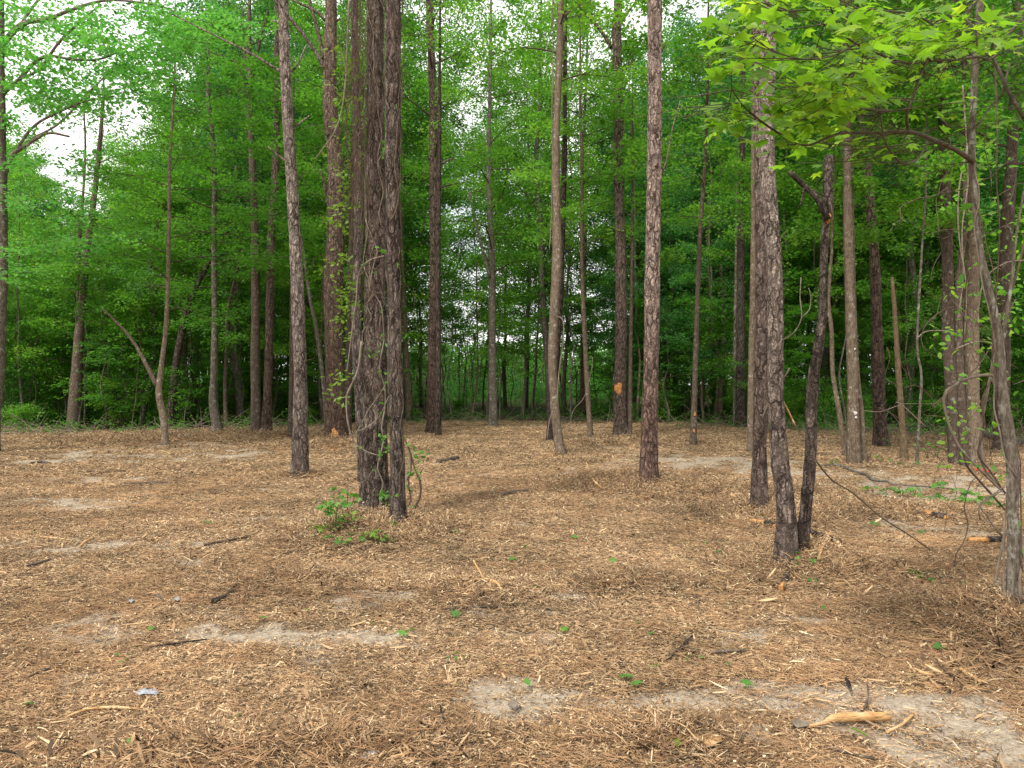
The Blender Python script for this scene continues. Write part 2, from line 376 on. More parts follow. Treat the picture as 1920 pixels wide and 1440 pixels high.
M['paper'] = mat_plain('white_scrap', (.20, .215, .24), (.42, .435, .47), 30, .6)
M['red'] = mat_plain('red_plastic', (.35, .03, .02), (.45, .05, .03), 10, .5)

# litter pieces: colour straight from the piece's own random value
def mat_litter(name, cols):
    t = NT(name); r = t.attr('rnd'); n = t.noise(t.coord(), 60, 3, .6)
    c = t.ramp(r, cols, 'LINEAR'); hs = t.n('HueSaturation'); t.l(c, hs.inputs['Color']); gp = t.n('NewGeometry').outputs['Position']; bn = t.noise(gp, .8, 6, .72); zone = t.math('MULTIPLY_ADD', bn, 2.1, -.10)
    t.l(t.math('MULTIPLY', t.math('MULTIPLY_ADD', n, .6, .7), zone), hs.inputs['Value'])
    return t.end(t.bsdf(hs.outputs[0], .9, .1))
LIT = [(0, (0.048, 0.035, 0.025)), (.16, (0.116, 0.082, 0.052)), (.34, (0.227, 0.147, 0.084)), (.50, (0.344, 0.223, 0.124)), (.66, (0.455, 0.316, 0.177)), (.83, (0.573, 0.431, 0.260)), (1, (0.722, 0.588, 0.390))]
M['litter'] = mat_litter('wood_litter', LIT)
M['straw'] = mat_litter('pine_straw', [(0, (0.105, 0.066, 0.039)), (.3, (0.233, 0.137, 0.074)), (.6, (0.369, 0.222, 0.114)), (1, (0.519, 0.353, 0.197))])

# ground material
def mat_ground():
    t = NT('forest_floor'); co = t.coord('Object')
    base = t.noise(co, 2.2, 6, .65)
    # shredded layer: stretched cells in three directions
    cols = []
    hts = []
    for i, (rot, scl) in enumerate([(0.3, 34), (1.4, 46), (2.4, 60)]):
        v = t.map(co, (1, .28, 1), (0, 0, rot)); nz = t.n('VectorMath', operation='MULTIPLY_ADD'); t.l(t.noise(co, 6, 2, .5, out=1), nz.inputs[0]); nz.inputs[1].default_value = (.12, .12, 0); t.l(v, nz.inputs[2])
        x = t.n('TexVoronoi', feature='F1'); t.l(nz.outputs[0], x.inputs['Vector']); x.inputs['Scale'].default_value = scl
        s = t.n('SeparateColor'); t.l(x.outputs['Color'], s.inputs[0]); cols.append(s.outputs[0]); hts.append(s.outputs[1])
    f = t.math('MULTIPLY_ADD', cols[0], .45, t.math('MULTIPLY', cols[1], .3)); f = t.math('MULTIPLY_ADD', cols[2], .25, f)
    litc = t.ramp(f, [(.15, (0.084, 0.059, 0.039)), (.35, (0.185, 0.125, 0.075)), (.55, (0.302, 0.203, 0.120)), (.75, (0.413, 0.290, 0.173)), (.92, (0.552, 0.420, 0.264))])
    straw = t.attr('straw'); litc = t.mix(straw, litc, t.mix(1., litc, (1.08, .80, .62), 'MULTIPLY'))
    litc = t.mix(t.ramp(base, [(.34, (.55, .55, .55)), (.5, (0, 0, 0))]), litc, t.mix(1., litc, (.62, .56, .52), 'MULTIPLY'))
    # far-reaching tone variation
    sand = t.ramp(t.noise(co, 26, 6, .7), [(.3, (.22, .178, .130)), (.5, (.33, .278, .212)), (.7, (.47, .41, .33))])
    sm = t.math('MULTIPLY_ADD', t.noise(co, 12, 6, .75), 1.5, -.75); sm = t.math('ADD', t.attr('sand'), sm, clamp=True)
    sm = t.ramp(sm, [(.18, (0, 0, 0)), (.70, (.95, .95, .95))])
    speck = t.ramp(t.noise(co, 85, 3, .6), [(.56, (0, 0, 0)), (.62, (1, 1, 1))])
    sandc = t.mix(t.math('MULTIPLY', speck, .6), sand, (.12, .075, .045))
    c = t.mix(sm, litc, sandc)
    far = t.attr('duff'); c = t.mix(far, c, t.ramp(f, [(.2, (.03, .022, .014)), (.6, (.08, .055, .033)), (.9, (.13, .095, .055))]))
    hgt = t.math('ADD', t.math('MULTIPLY', hts[0], .5), t.math('MULTIPLY', t.noise(co, 40, 5, .7), .8))
    return t.end(t.bsdf(c, .95, .08, t.bump(hgt, .8, .02)))
M['ground'] = mat_ground()

# ------------------------------------------------------------------ ground sheet
def axis(segs):
    a = [segs[0][0]]
    for s, e, d in segs:
        n = max(1, int(round((e - s) / d))); a += list(s + (e - s) * (np.arange(n) + 1) / n)
    return np.array(a)
xs = axis([(-900, -100, 100), (-100, -30, 5), (-30, -12, .6), (-12, -6, .12), (-6, 6, .055), (6, 12, .12), (12, 30, .6), (30, 100, 5), (100, 900, 100)])
ys = axis([(-300, -20, 40), (-20, 1.5, 1.2), (1.5, 11, .055), (11, 18, .12), (18, 36, .3), (36, 100, 2), (100, 1400, 100)])
X, Yg = np.meshgrid(xs, ys); Z = gh(X, Yg)
nx, ny = len(xs), len(ys)
rough = np.exp(-((Yg - 6) / 9) ** 2) * (np.abs(X) < 12)
Z = Z + rough * (1 - sandf(X, Yg)) * .012 * fbm(X * 7, Yg * 7, s=21, o=2)
g = MB(); i = np.arange(ny - 1)[:, None] * nx; j = np.arange(nx - 1)[None, :]
g.add(np.column_stack([X.ravel(), Yg.ravel(), Z.ravel()]), np.stack([i + j, i + j + 1, i + nx + j + 1, i + nx + j], -1).reshape(-1, 4))
ground = g.build('ground', M['ground'], kind='structure')
def strawf(x, y): return np.clip(.35 + fbm(x * .4, y * .4, s=31, o=3) * 1.6 + .5 * np.exp(-(((x - .2) / 3.5) ** 2 + ((y - 16) / 5.) ** 2)) + .4 * np.exp(-(((x - 3.5) / 2.) ** 2 + ((y - 7) / 2.5) ** 2)), 0, 1)
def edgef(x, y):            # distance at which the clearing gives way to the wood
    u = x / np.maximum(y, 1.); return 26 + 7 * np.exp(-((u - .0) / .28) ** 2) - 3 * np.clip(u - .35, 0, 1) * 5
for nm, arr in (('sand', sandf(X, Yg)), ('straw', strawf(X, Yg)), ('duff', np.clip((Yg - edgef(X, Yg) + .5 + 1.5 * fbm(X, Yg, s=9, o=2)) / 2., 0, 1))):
    a = ground.data.attributes.new(nm, 'FLOAT', 'POINT'); a.data.foreach_set('value', arr.astype(np.float32).ravel())

# ------------------------------------------------------------------ tree parts
def barkrough(amp, fr, s):
    def f(P, RR, a):
        x, y, z = P[..., 0] * fr, P[..., 1] * fr, P[..., 2] * fr * .3
        n = fbm(x, y, z, s, 3); big = vn(P[..., 0] * 2.5, P[..., 1] * 2.5, P[..., 2] * .8, s + 3)
        zr = P[..., 2]; fl = np.exp(-np.clip(zr, 0, 9) / .14) * (amp > .0045); q = a[None, :] if a.ndim == 1 else a
        return RR * (1 + .05 * big + fl * (.16 * np.cos(5 * q + s) + .12 * np.cos(3 * q - s))) + amp * n
    return f
def trunk_mesh(P, Rr, detail, s, flare=1.3, fh=.35, amp=.01):
    P, Rr = resample(P, Rr, detail)
    z = np.cumsum(np.concatenate([[0], np.linalg.norm(np.diff(P, axis=0), axis=1)]))
    Rr = Rr * (1 + (flare - 1) * np.exp(-z / fh)) * (1 + .03 * np.sin(z * 3.1 + s) + .02 * np.sin(z * 7.7 + 2 * s))
    n = int(np.clip(2 * pi * Rr.max() / max(.03, detail * .7), 6, 30))
    mb = MB(); addtube(mb, P, Rr, n, barkrough(amp, 16., s))
    return mb, P, Rr
def limbs(rng, TP, TR, z0, z1, n, length, rise=.5, sub=5, leafn=40, crad=.5, leaf=.11, twig_n=1, flat=.26, leafmat_shape=DIAMOND, thick=.30, droop=.0, tilt=.7, prof=None, side=None):
    """limbs with twigs along a trunk and leafy sprays on them -> (wood, foliage) builders in the trunk's coordinates"""
    wood, fol = MB(), MB(); C = []
    tz = TP[:, 2]
    for k in range(n):
        f = (k + rng.uniform(0, 1)) / n; z = z0 + (z1 - z0) * f
        b = np.array([np.interp(z, tz, TP[:, 0]), np.interp(z, tz, TP[:, 1]), z]); r0 = np.interp(z, tz, TR)
        az = k * 2.39996 + rng.uniform(-.5, .5)
        if side is not None: az = side + rng.normal(0, .8)
        p = (.55 + .45 * math.sin(pi * min(1, f * .85 + .15))) if prof is None else prof(f)
        Ln = length * p * rng.uniform(.7, 1.2); el = rise * rng.uniform(.6, 1.3)
        d = np.array([math.cos(az), math.sin(az), 0.])
        pts = [b]; q = b.copy(); m = 6; e = el
        for s_ in range(m):
            q = q + (d * math.cos(e) + np.array([0, 0, math.sin(e)])) * Ln / m; e += rng.normal(-.08 - droop, .16)
            az2 = rng.normal(0, .14); d = np.array([d[0] * math.cos(az2) - d[1] * math.sin(az2), d[0] * math.sin(az2) + d[1] * math.cos(az2), 0]); pts.append(q.copy())
        pts = np.array(pts); rr = np.linspace(max(.008, r0 * thick), .004, m + 1)
        addtube(wood, pts, rr, 5, cap=False)
        for s_ in range(sub):
            t = .3 + .7 * (s_ + rng.uniform(0, 1)) / sub; ix = t * m; i0 = min(m - 1, int(ix)); base = pts[i0] + (pts[i0 + 1] - pts[i0]) * (ix - i0)
            a2 = math.atan2(d[1], d[0]) + (1 if s_ % 2 else -1) * rng.uniform(.5, 1.1); tl = Ln * .42 * rng.uniform(.6, 1.2) * (1.25 - .6 * t)
            tip = base + np.array([math.cos(a2) * tl, math.sin(a2) * tl, tl * rng.uniform(-.05, .35)])
            mid = (base + tip) / 2 + rng.normal(0, .04 * tl, 3)
            addtube(wood, np.array([base, mid, tip]), [.006 + .1 * rr[i0], .006, .003], 3, cap=False)
            C.append(tip); C.append(mid if rng.rand() < .6 else tip + rng.normal(0, crad * .7, 3) * np.array([1, 1, .25]))
        C.append(pts[-1])
    clumps(fol, rng, C, leafn, crad, flat, leaf, tilt, leafmat_shape)
    return wood, fol
def pine_top(rng, z0, z1, n, length, tufts=7, nn=16):
    wood, fol = MB(), MB(); C = []
    for k in range(n):
        f = (k + rng.rand()) / n; z = z0 + (z1 - z0) * f; az = k * 2.4 + rng.uniform(-.4, .4); Ln = length * (1 - .75 * f) * rng.uniform(.7, 1.1)
        d = np.array([math.cos(az), math.sin(az), .25 + .3 * f]); b = np.array([0, 0, z])
        pts = np.array([b, b + d * Ln * .5, b + d * Ln + np.array([0, 0, .1 * Ln])]); addtube(wood, pts, [.05 - .03 * f, .03 - .015 * f, .008], 5, cap=False)
        for s_ in range(tufts):
            t = .35 + .65 * rng.rand(); p = b + d * Ln * t + rng.normal(0, .10 * Ln, 3) * np.array([1, 1, .6]); C.append(p)
            addtube(wood, np.array([b + d * Ln * t * .85, p]), [.008, .004], 3, cap=False)
    needles(fol, rng, C, nn * 2, .22, .006)
    return wood, fol

# ------------------------------------------------------------------ background trees: prototypes, then copies
def curved(rng, H, r, wob):
    n = 9; z = np.linspace(-.15, H, n); x = np.cumsum(rng.normal(0, wob, n)); y = np.cumsum(rng.normal(0, wob, n)); x -= x[0]; y -= y[0]
    return np.column_stack([x, y, z]), r * (1 - .88 * (z / H).clip(0, 1) ** .9) + .004
def proto(name, label, cat, group, seed, H, r, wob, bark, leafm, **k):
    rng = np.random.RandomState(seed); P, Rr = curved(rng, H, r, wob)
    root = empty(name, (0, 0, 0), label, cat, group)
    mb, TP, TR = trunk_mesh(P, Rr, .5, seed, 1.35, .3, .006); mb.build('trunk', M[bark], root)
    wd, fo = limbs(rng, TP, TR, **k); wd.build('branch', M['twig'], root, kind='stuff'); fo.build('crown', M[leafm], root, smooth=False, kind='stuff')
    return root
PR = {}
G_TALL = 'tall hardwoods of the wood behind the clearing'
hard = []
for q in range(6):
    H = [19, 21, 17, 20, 18, 22][q]
    hard.append(proto('hardwood_tree', 'tall leafy hardwood in the wood behind the clearing', 'tree', G_TALL, 100 + q, H, .13 + .02 * (q % 3), .16, ['gum', 'tan', 'gum', 'brown', 'tan', 'gum'][q], ['leaf', 'leaf', 'leaf_cool', 'leaf', 'leaf_cool', 'leaf'][q],
                      z0=4.5 + q % 3, z1=H - .3, n=44, length=3.3, rise=.75, sub=7, leafn=58, crad=.50, leaf=.12, flat=.45, tilt=.9))
G_SL = 'slender young trees of the wood behind the clearing'
slend = []
for q in range(4):
    H = [13, 11, 15, 12][q]
    slend.append(proto('slender_tree', 'slender young hardwood in the wood behind the clearing', 'tree', G_SL, 200 + q, H, .05 + .01 * q, .14, ['tan', 'tan', 'gum', 'brown'][q], ['leaf', 'leaf_cool', 'leaf', 'leaf'][q],
                       z0=2.6, z1=H - .2, n=22, length=1.9, rise=.4, sub=4, leafn=38, crad=.42, leaf=.115))
G_UN = 'low understory trees of the wood behind the clearing'
under = []
for q in range(4):
    H = [5.5, 7, 6, 4.5][q]
    under.append(proto('understory_tree', 'low understory tree with flat layered sprays', 'tree', G_UN, 300 + q, H, .035 + .008 * q, .14, 'brown', ['leaf', 'leaf_dark', 'leaf', 'leaf_dark'][q],
                       z0=.9, z1=H - .1, n=20, length=2.0, rise=.22, sub=5, leafn=40, crad=.42, leaf=.10, flat=.07, tilt=.35))
G_PI = 'pines standing far back in the wood'
pines = []
for q in range(2):
    rng = np.random.RandomState(400 + q); H = [21, 23][q]; P, Rr = curved(rng, H, .17, .07)
    root = empty('pine_tree', (0, 0, 0), 'straight brown pine standing far back in the wood', 'tree', G_PI)
    mb, TP, TR = trunk_mesh(P, Rr, .5, q, 1.25, .3, .01); mb.build('trunk', M['pine'], root)
    wd, fo = pine_top(rng, 9.5, H, 34, 3.2, 9, 12); wd.build('branch', M['twig'], root, kind='stuff'); fo.build('crown', M['needle'], root, smooth=False, kind='stuff'); pines.append(root)
G_SH = 'shrubs of the undergrowth along the wood'
shrubs = []
for q in range(5):
    rng = np.random.RandomState(500 + q); root = empty('shrub', (0, 0, 0), 'leafy dark green shrub in the undergrowth', 'shrub', G_SH)
    wd, fo = MB(), MB(); C = []; H = [1.3, 2.2, 1.7, 2.8, 1.0][q]
    for s_ in range(9):
        a = rng.uniform(0, 6.28); lean = rng.uniform(.1, .5); h_ = H * rng.uniform(.6, 1.05)
        pts = np.array([[rng.normal(0, .12), rng.normal(0, .12), -.1]] + [[math.cos(a) * lean * t * H + rng.normal(0, .05), math.sin(a) * lean * t * H + rng.normal(0, .05), h_ * t] for t in (.33, .66, 1.)])
        addtube(wd, pts, [.014, .011, .008, .004], 4, cap=False)
        for t in (.35, .5, .65, .8, .9, 1.):
            p = pts[0] + (pts[-1] - pts[0]) * t; C.append(p + rng.normal(0, .22, 3) * np.array([1, 1, .5]))
    clumps(fo, rng, C, 38, .30, .22, .085, .6)
    wd.build('stem', M['twig'], root, kind='stuff'); fo.build('foliage', M[['leaf_dark', 'leaf', 'leaf', 'leaf_dark', 'leaf'][q]], root, smooth=False, kind='stuff'); shrubs.append(root)
G_ST = 'thin pole saplings between the trees of the wood'
poles = []
for q in range(3):
    H = [5, 6.5, 8][q]
    poles.append(proto('sapling', 'thin pole sapling in the shade of the wood', 'sapling', G_ST, 600 + q, H, .022 + .006 * q, .10, ['tan', 'brown', 'gum'][q], 'leaf',
                       z0=H * .45, z1=H - .1, n=9, length=1.1, rise=.4, sub=3, leafn=26, crad=.32, leaf=.10))
placed = {}
def put(src, x, y, s=1., rz=0., zs=None):
    o = src if src.name not in placed else copy_tree(src)
    placed[src.name] = 1
    o.location = (x, y, float(gh(x, y)) - .03); o.rotation_euler = (0, 0, rz); o.scale = (s, s, zs or s)
    return o

OCC = []
def free(x, y, d):
    for a, b, c in OCC:
        if (a - x) ** 2 + (b - y) ** 2 < max(d, c) ** 2: return False
    return True
def skyline(u):             # how high (slope) the crowns may stand in each direction: the bright gap at the left
    px = 960 + u * F
    g_ = .52 + .35 * min(1, max(0, (px - 330) / 300.))
    return g_ - .35 * math.exp(-((px - 150) / 180.) ** 2) - .10 * math.exp(-((px - 375) / 55.) ** 2)

# ------------------------------------------------------------------ the trees that can be told apart
TREES = {}
def px_path(path, Y, base):
    P = []; Rr = []
    for k, p in enumerate(path):
        q = W(p[0], p[1], Y + (p[3] if len(p) > 3 else 0)); P.append(q - base); Rr.append(p[2] * .5 / F * Y)
    return np.array(P), np.array(Rr)
def tree(key, name, cat, label, path, bark, H=None, seed=1, group=None, flare=1.38, amp=None, lim=None, leafm='leaf', ptop=None, limbs_px=(), depth=None, wob=.05, knots=0, shape=DIAMOND):
    b = at(path[0][0], path[0][1]); Y = b[1]
    root = empty(name, b - [0, 0, .04], label, cat, group)
    org = b - np.array([0, 0, .04])
    rng = np.random.RandomState(seed)
    P, Rr = px_path(path, Y, org); P[0] = [0, 0, -.06]
    P[1:, 1] += np.cumsum(rng.normal(0, wob, len(P) - 1))
    if H and H > P[-1, 2]:
        d = (P[-1] - P[-2]); d = d / d[2]; n = 3; z0 = P[-1, 2]; r0 = Rr[-1]
        for k in range(1, n + 1):
            t = k / n; z = z0 + (H - z0) * t; P = np.vstack([P, [P[len(Rr) - 1, 0] + d[0] * .5 * (z - z0) / n * 1.2, P[-1, 1] + rng.normal(0, .05), z]]); Rr = np.append(Rr, r0 * (1 - .8 * t))
    near = Y < 15
    det = .05 if Y < 8 else .07 if Y < 11 else .10 if Y < 15 else .22
    mb, TP, TR = trunk_mesh(P, Rr, det, seed, flare, .16 if Rr[1] < .12 else .30, amp if amp is not None else min(.011, Rr[1] * .09))
    # knots left by dropped branches
    for k in range(knots):
        z = rng.uniform(.25, .8) * TP[-1, 2] * .8; x, y, r = (np.interp(z, TP[:, 2], c) for c in (TP[:, 0], TP[:, 1], TR)); a = rng.uniform(-pi, 0) if k % 3 else rng.choice([0., pi])
        d = np.array([math.cos(a), math.sin(a), .25]); Lk = rng.uniform(.04, .16)
        addtube(mb, np.array([[x, y, z] + d * r * .7, [x, y, z] + d * (r + .02), [x, y, z] + d * (r + Lk)]), [r * .34, r * .22, .008], 6)
    mb.build('trunk', M[bark], root)
    T = dict(root=root, org=org, P=TP, R=TR, Y=Y); TREES[key] = T
    for lp in limbs_px:
        q, rr = px_path(lp, Y, org); q, rr = resample(q, rr, .12)
        lb = MB(); addtube(lb, q, rr, 7, barkrough(.004, 14, seed)); lb.build('limb', M[bark], root)
    if lim:
        wd, fo = limbs(rng, TP, TR, leafmat_shape=shape, **lim); wd.build('branch', M['twig'], root, kind='stuff'); fo.build('foliage', M[leafm], root, smooth=False, kind='stuff')
    if ptop:
        x, y = TP[-1, 0], TP[-1, 1]; wd, fo = pine_top(rng, ptop[0], ptop[1], ptop[2], ptop[3], 7, 12)
        for m_ in (wd, fo):
            for v in m_.V: v[:, 0] += np.interp(v[:, 2], TP[:, 2], TP[:, 0]); v[:, 1] += np.interp(v[:, 2], TP[:, 2], TP[:, 1])
        wd.build('branch', M['twig'], root, kind='stuff'); fo.build('crown', M['needle'], root, smooth=False, kind='stuff')
    OCC.append((b[0], b[1], 1.0))
    return T
def scar(T, px, py, w_, h_, mat, name='bark_scar', seed=3, label=None, proud=.006):
    Y = T['Y']; z = EYE - (py - 720) / F * Y - T['org'][2]
    rng = np.random.RandomState(seed); mb = MB(); n, m = 16, 5; V = [];
    for i_ in range(m + 1):
        for j_ in range(n):
            a = 2 * pi * j_ / n; rr = i_ / m * (1 + .22 * math.sin(3 * a + seed) + .12 * math.sin(7 * a + 2 * seed))
            zz = z + rr * math.sin(a) * h_ / 2 / F * Y; xx = rr * math.cos(a) * w_ / 2 / F * Y + (px - 960.) / F * Y - T['org'][0]
            c, cyy, r = (float(np.interp(zz, T['P'][:, 2], q)) for q in (T['P'][:, 0], T['P'][:, 1], T['R']))
            dx = np.clip((xx - c) / r, -.97, .97); V.append([c + dx * (r + proud), cyy - math.sqrt(1 - dx * dx) * (r + proud + (.012 if i_ < m else -.02)), zz])
    i_ = np.arange(m)[:, None] * n; j_ = np.arange(n)[None, :]; k_ = (j_ + 1) % n
    mb.add(np.array(V), np.stack([i_ + j_, i_ + n + j_, i_ + n + k_, i_ + k_], -1).reshape(-1, 4)); o = mb.build(name, mat, T['root'])
    if label: o['label'] = label
LF = dict(rise=.4, sub=5, leafn=40, crad=.42, leaf=.11, flat=.18, tilt=.6)
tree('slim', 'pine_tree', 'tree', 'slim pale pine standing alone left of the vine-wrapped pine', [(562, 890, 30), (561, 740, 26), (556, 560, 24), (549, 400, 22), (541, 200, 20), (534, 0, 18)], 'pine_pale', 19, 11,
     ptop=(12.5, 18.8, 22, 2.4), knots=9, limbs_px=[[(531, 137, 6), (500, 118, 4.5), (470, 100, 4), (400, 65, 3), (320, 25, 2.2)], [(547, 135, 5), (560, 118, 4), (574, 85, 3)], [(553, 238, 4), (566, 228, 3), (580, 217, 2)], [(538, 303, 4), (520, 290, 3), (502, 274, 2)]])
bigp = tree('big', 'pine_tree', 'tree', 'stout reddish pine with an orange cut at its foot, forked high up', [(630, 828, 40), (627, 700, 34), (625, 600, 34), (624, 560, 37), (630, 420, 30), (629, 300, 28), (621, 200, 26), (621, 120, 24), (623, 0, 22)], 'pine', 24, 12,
     ptop=(15, 23.5, 26, 3.2), knots=6, limbs_px=[[(609, 128, 9), (590, 95, 8), (565, 60, 7), (540, 30, 6), (505, -10, 5)], [(608, 110, 8), (596, 60, 7), (585, 20, 6), (576, -20, 6)], [(612, 40, 6), (590, 20, 5), (548, 0, 4)], [(616, 390, 6), (607, 340, 5), (600, 318, 4)]])
scar(bigp, 632, 812, 13, 20, M['cut'], seed=2, label='fresh orange notch cut into the bark')
A = tree('vmain', 'pine_tree', 'tree', 'thickest rugged pine wrapped in climbing vines, the main stem of its cluster', [(706, 966, 58), (704, 880, 49), (703, 760, 46), (703, 650, 42), (703, 480, 38), (702, 300, 34), (700, 150, 33), (699, 0, 32)], 'rugged', 20, 13, ptop=(12, 19.5, 20, 2.6), flare=1.3, amp=.018)
B = tree('vright', 'pine_tree', 'tree', 'narrower rugged pine stem pressed against the right of the vine-wrapped pine', [(746, 984, 32), (743, 880, 28), (741, 760, 27), (738, 640, 26), (736, 520, 25), (736, 400, 26), (737, 200, 29), (739, 0, 31)], 'rugged', 19, 14, ptop=(12, 18.5, 16, 2.2), amp=.014)
Cc = tree('vleft', 'pine_tree', 'tree', 'dim narrow stem just behind the left side of the vine-wrapped pine', [(685, 908, 24), (678, 800, 21), (672, 700, 19), (668, 620, 20), (672, 480, 18), (672, 300, 16), (668, 100, 14)], 'rugged', 17, 15)
tree('c1', 'pine_tree', 'tree', 'dark red-brown pine of a close pair right of the vine-wrapped pine', [(811, 812, 22), (812, 640, 19), (815, 480, 17), (813, 300, 16), (812, 180, 15), (806, 0, 13)], 'pine', 22, 16, lim=dict(z0=7.5, z1=16, n=16, length=1.8, rise=.5, sub=4, leafn=26, crad=.35, leaf=.09), leafm='leaf', knots=5,
     limbs_px=[[(822, 310, 5), (838, 302, 4), (852, 295, 3)]])
tree('c2', 'pine_tree', 'tree', 'thinner stem of the close pair right of the vine-wrapped pine', [(822, 818, 12), (822, 640, 10), (822, 480, 9), (824, 300, 8)], 'pine_dark', 15, 17)
tree('c3', 'hardwood_tree', 'tree', 'straight grey hardwood at the far edge left of centre, forking above head height', [(925, 799, 16), (923, 640, 14), (922, 480, 12), (916, 320, 9), (918, 200, 7), (920, 60, 6)], 'gum', 18, 18, lim=dict(z0=5.5, z1=17.5, n=24, length=3.0, **{**LF, 'leaf': .12}),
     limbs_px=[[(918, 520, 7), (905, 470, 6), (893, 420, 5), (880, 360, 4)]])
T9 = tree('c4', 'hardwood_tree', 'tree', 'pale smooth-barked tree leaning left with a mossy foot in the clearing', [(1052, 853, 20), (1043, 790, 17), (1036, 700, 16), (1037, 620, 17), (1044, 480, 18), (1042, 350, 15), (1043, 240, 12), (1049, 100, 13), (1050, 0, 13)], 'tan', 17, 19, lim=dict(z0=8.2, z1=16.5, n=16, length=2.6, **LF), shape=DIAMOND,
          limbs_px=[[(1050, 35, 5), (1070, 20, 4), (1110, 0, 3)]])
tree('c5', 'pine_tree', 'tree', 'brown pine standing close behind the pale leaning tree', [(1030, 827, 13), (1040, 700, 14), (1049, 560, 14), (1054, 440, 12), (1058, 300, 10)], 'pine_dark', 17, 20)
tree('c6', 'slender_tree', 'tree', 'slender tan tree with leafy sprays between the pale leaning tree and the scarred pine', [(1108, 823, 11), (1101, 720, 9.5), (1095, 600, 8.5), (1091, 480, 7), (1091, 300, 6), (1088, 180, 5)], 'tan', 14.5, 21, lim=dict(z0=5.4, z1=14, n=22, length=1.9, **LF), leafm='leaf')
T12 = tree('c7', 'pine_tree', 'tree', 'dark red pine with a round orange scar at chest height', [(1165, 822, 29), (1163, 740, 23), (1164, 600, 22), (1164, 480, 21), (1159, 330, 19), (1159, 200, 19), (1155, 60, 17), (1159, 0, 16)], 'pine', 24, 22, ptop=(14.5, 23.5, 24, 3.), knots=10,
     limbs_px=[[(1148, 92, 8), (1130, 62, 7), (1108, 35, 6), (1092, 18, 6), (1080, -6, 5)], [(1163, 45, 5), (1175, 28, 4), (1192, 2, 3)], [(1165, 135, 5), (1176, 124, 4), (1180, 112, 3)]])
scar(T12, 1158, 728, 15, 21, M['cut'], seed=5, label='round orange scar on the bark')
tree('c8', 'slender_tree', 'tree', 'thin brown stem right behind the scarred red pine', [(1181, 822, 8.5), (1182, 700, 8), (1184, 560, 6), (1186, 400, 5)], 'brown', 12, 23, lim=dict(z0=5, z1=11.8, n=12, length=1.5, **LF))
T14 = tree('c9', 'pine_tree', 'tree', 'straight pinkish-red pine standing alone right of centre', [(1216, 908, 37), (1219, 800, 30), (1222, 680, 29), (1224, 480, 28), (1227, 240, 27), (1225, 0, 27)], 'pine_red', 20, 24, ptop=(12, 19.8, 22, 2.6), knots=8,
           limbs_px=[[(1237, 105, 4), (1243, 92, 3), (1249, 80, 2)], [(1240, 330, 3), (1252, 290, 2.4), (1262, 235, 2), (1275, 190, 1.5)]])
tree('d1', 'slender_tree', 'tree', 'thin reddish tree with small orange marks near its foot', [(1299, 836, 13), (1303, 720, 10.5), (1309, 560, 9), (1313, 440, 8.5), (1322, 300, 7), (1326, 150, 5)], 'brown', 14, 25, lim=dict(z0=5.2, z1=13.6, n=20, length=1.9, **LF))
scar(TREES['d1'], 1302, 777, 4.5, 8, M['cut'], seed=3)
scar(TREES['d1'], 1300, 808, 4, 7, M['cut'], seed=4)
tree('d2', 'hardwood_tree', 'tree', 'straight tan hardwood just left of the front twin pines', [(1408, 849, 15), (1409, 700, 13), (1411, 480, 12), (1412, 300, 11), (1414, 100, 9)], 'tan', 18, 26, lim=dict(z0=8, z1=17.5, n=18, length=2.4, **LF))
D3 = tree('d3', 'pine_tree', 'tree', 'dark pine standing just behind and left of the front scaly pine', [(1424, 958, 32), (1427, 860, 27), (1430, 700, 26), (1432, 480, 23), (1430, 250, 22), (1427, 0, 22)], 'pine', 18, 27, ptop=(12, 17.8, 18, 2.2), knots=5, amp=.012)
D4 = tree('d4', 'pine_tree', 'tree', 'front scaly pine with greyish upper bark, nearest of the pines', [(1473, 1056, 44), (1475, 960, 36), (1468, 840, 33), (1461, 720, 30), (1457, 600, 30), (1455, 480, 30), (1449, 330, 30), (1446, 200, 30), (1451, 0, 29)], 'pine_pale', 15, 28, knots=5, amp=.014, flare=1.25)
D5 = tree('d5', 'dead_pine_snag', 'snag', 'dark leaning snapped pine touching the foot of the front scaly pine', [(1496, 1044, 30), (1508, 960, 24), (1521, 850, 20), (1533, 720, 20), (1542, 600, 17), (1549, 480, 15), (1556, 400, 16), (1561, 340, 17), (1566, 284, 16)], 'pine_dark', None, 29, amp=.014,
          limbs_px=[[(1553, 412, 13), (1532, 372, 12), (1506, 346, 11), (1480, 322, 9)], [(1508, 346, 5), (1505, 368, 4), (1498, 390, 2)], [(1520, 356, 4), (1535, 362, 3), (1553, 372, 2)]])
scar(D5, 1554, 408, 9, 20, M['cut'], seed=6, name='splintered_wood', proud=.012)
tree('d6', 'slender_tree', 'tree', 'crooked pale sapling curving between the snapped pine and the paint-marked tree', [(1585, 858, 9), (1574, 790, 9.5), (1562, 700, 8.5), (1558, 620, 7.5), (1553, 565, 7), (1559, 470, 5), (1562, 380, 4)], 'tan', 7.2, 30, lim=dict(z0=4.6, z1=7., n=8, length=1., **LF))
D7 = tree('d7', 'hardwood_tree', 'tree', 'straight grey-tan tree with white paint spots at waist height', [(1601, 869, 26), (1599, 780, 22.5), (1597, 700, 20), (1590, 480, 17), (1586, 330, 15), (1584, 200, 13), (1580, 50, 12)], 'tan', 16, 31, lim=dict(z0=6.6, z1=15.5, n=18, length=2.2, **LF), flare=1.35)
scar(D7, 1598, 774, 6, 7, M['paint'], 'paint_mark', 7); scar(D7, 1599, 782, 4, 5, M['paint'], 'paint_mark', 9); scar(D7, 1597, 655, 3, 4, M['paint'], 'paint_mark', 8)
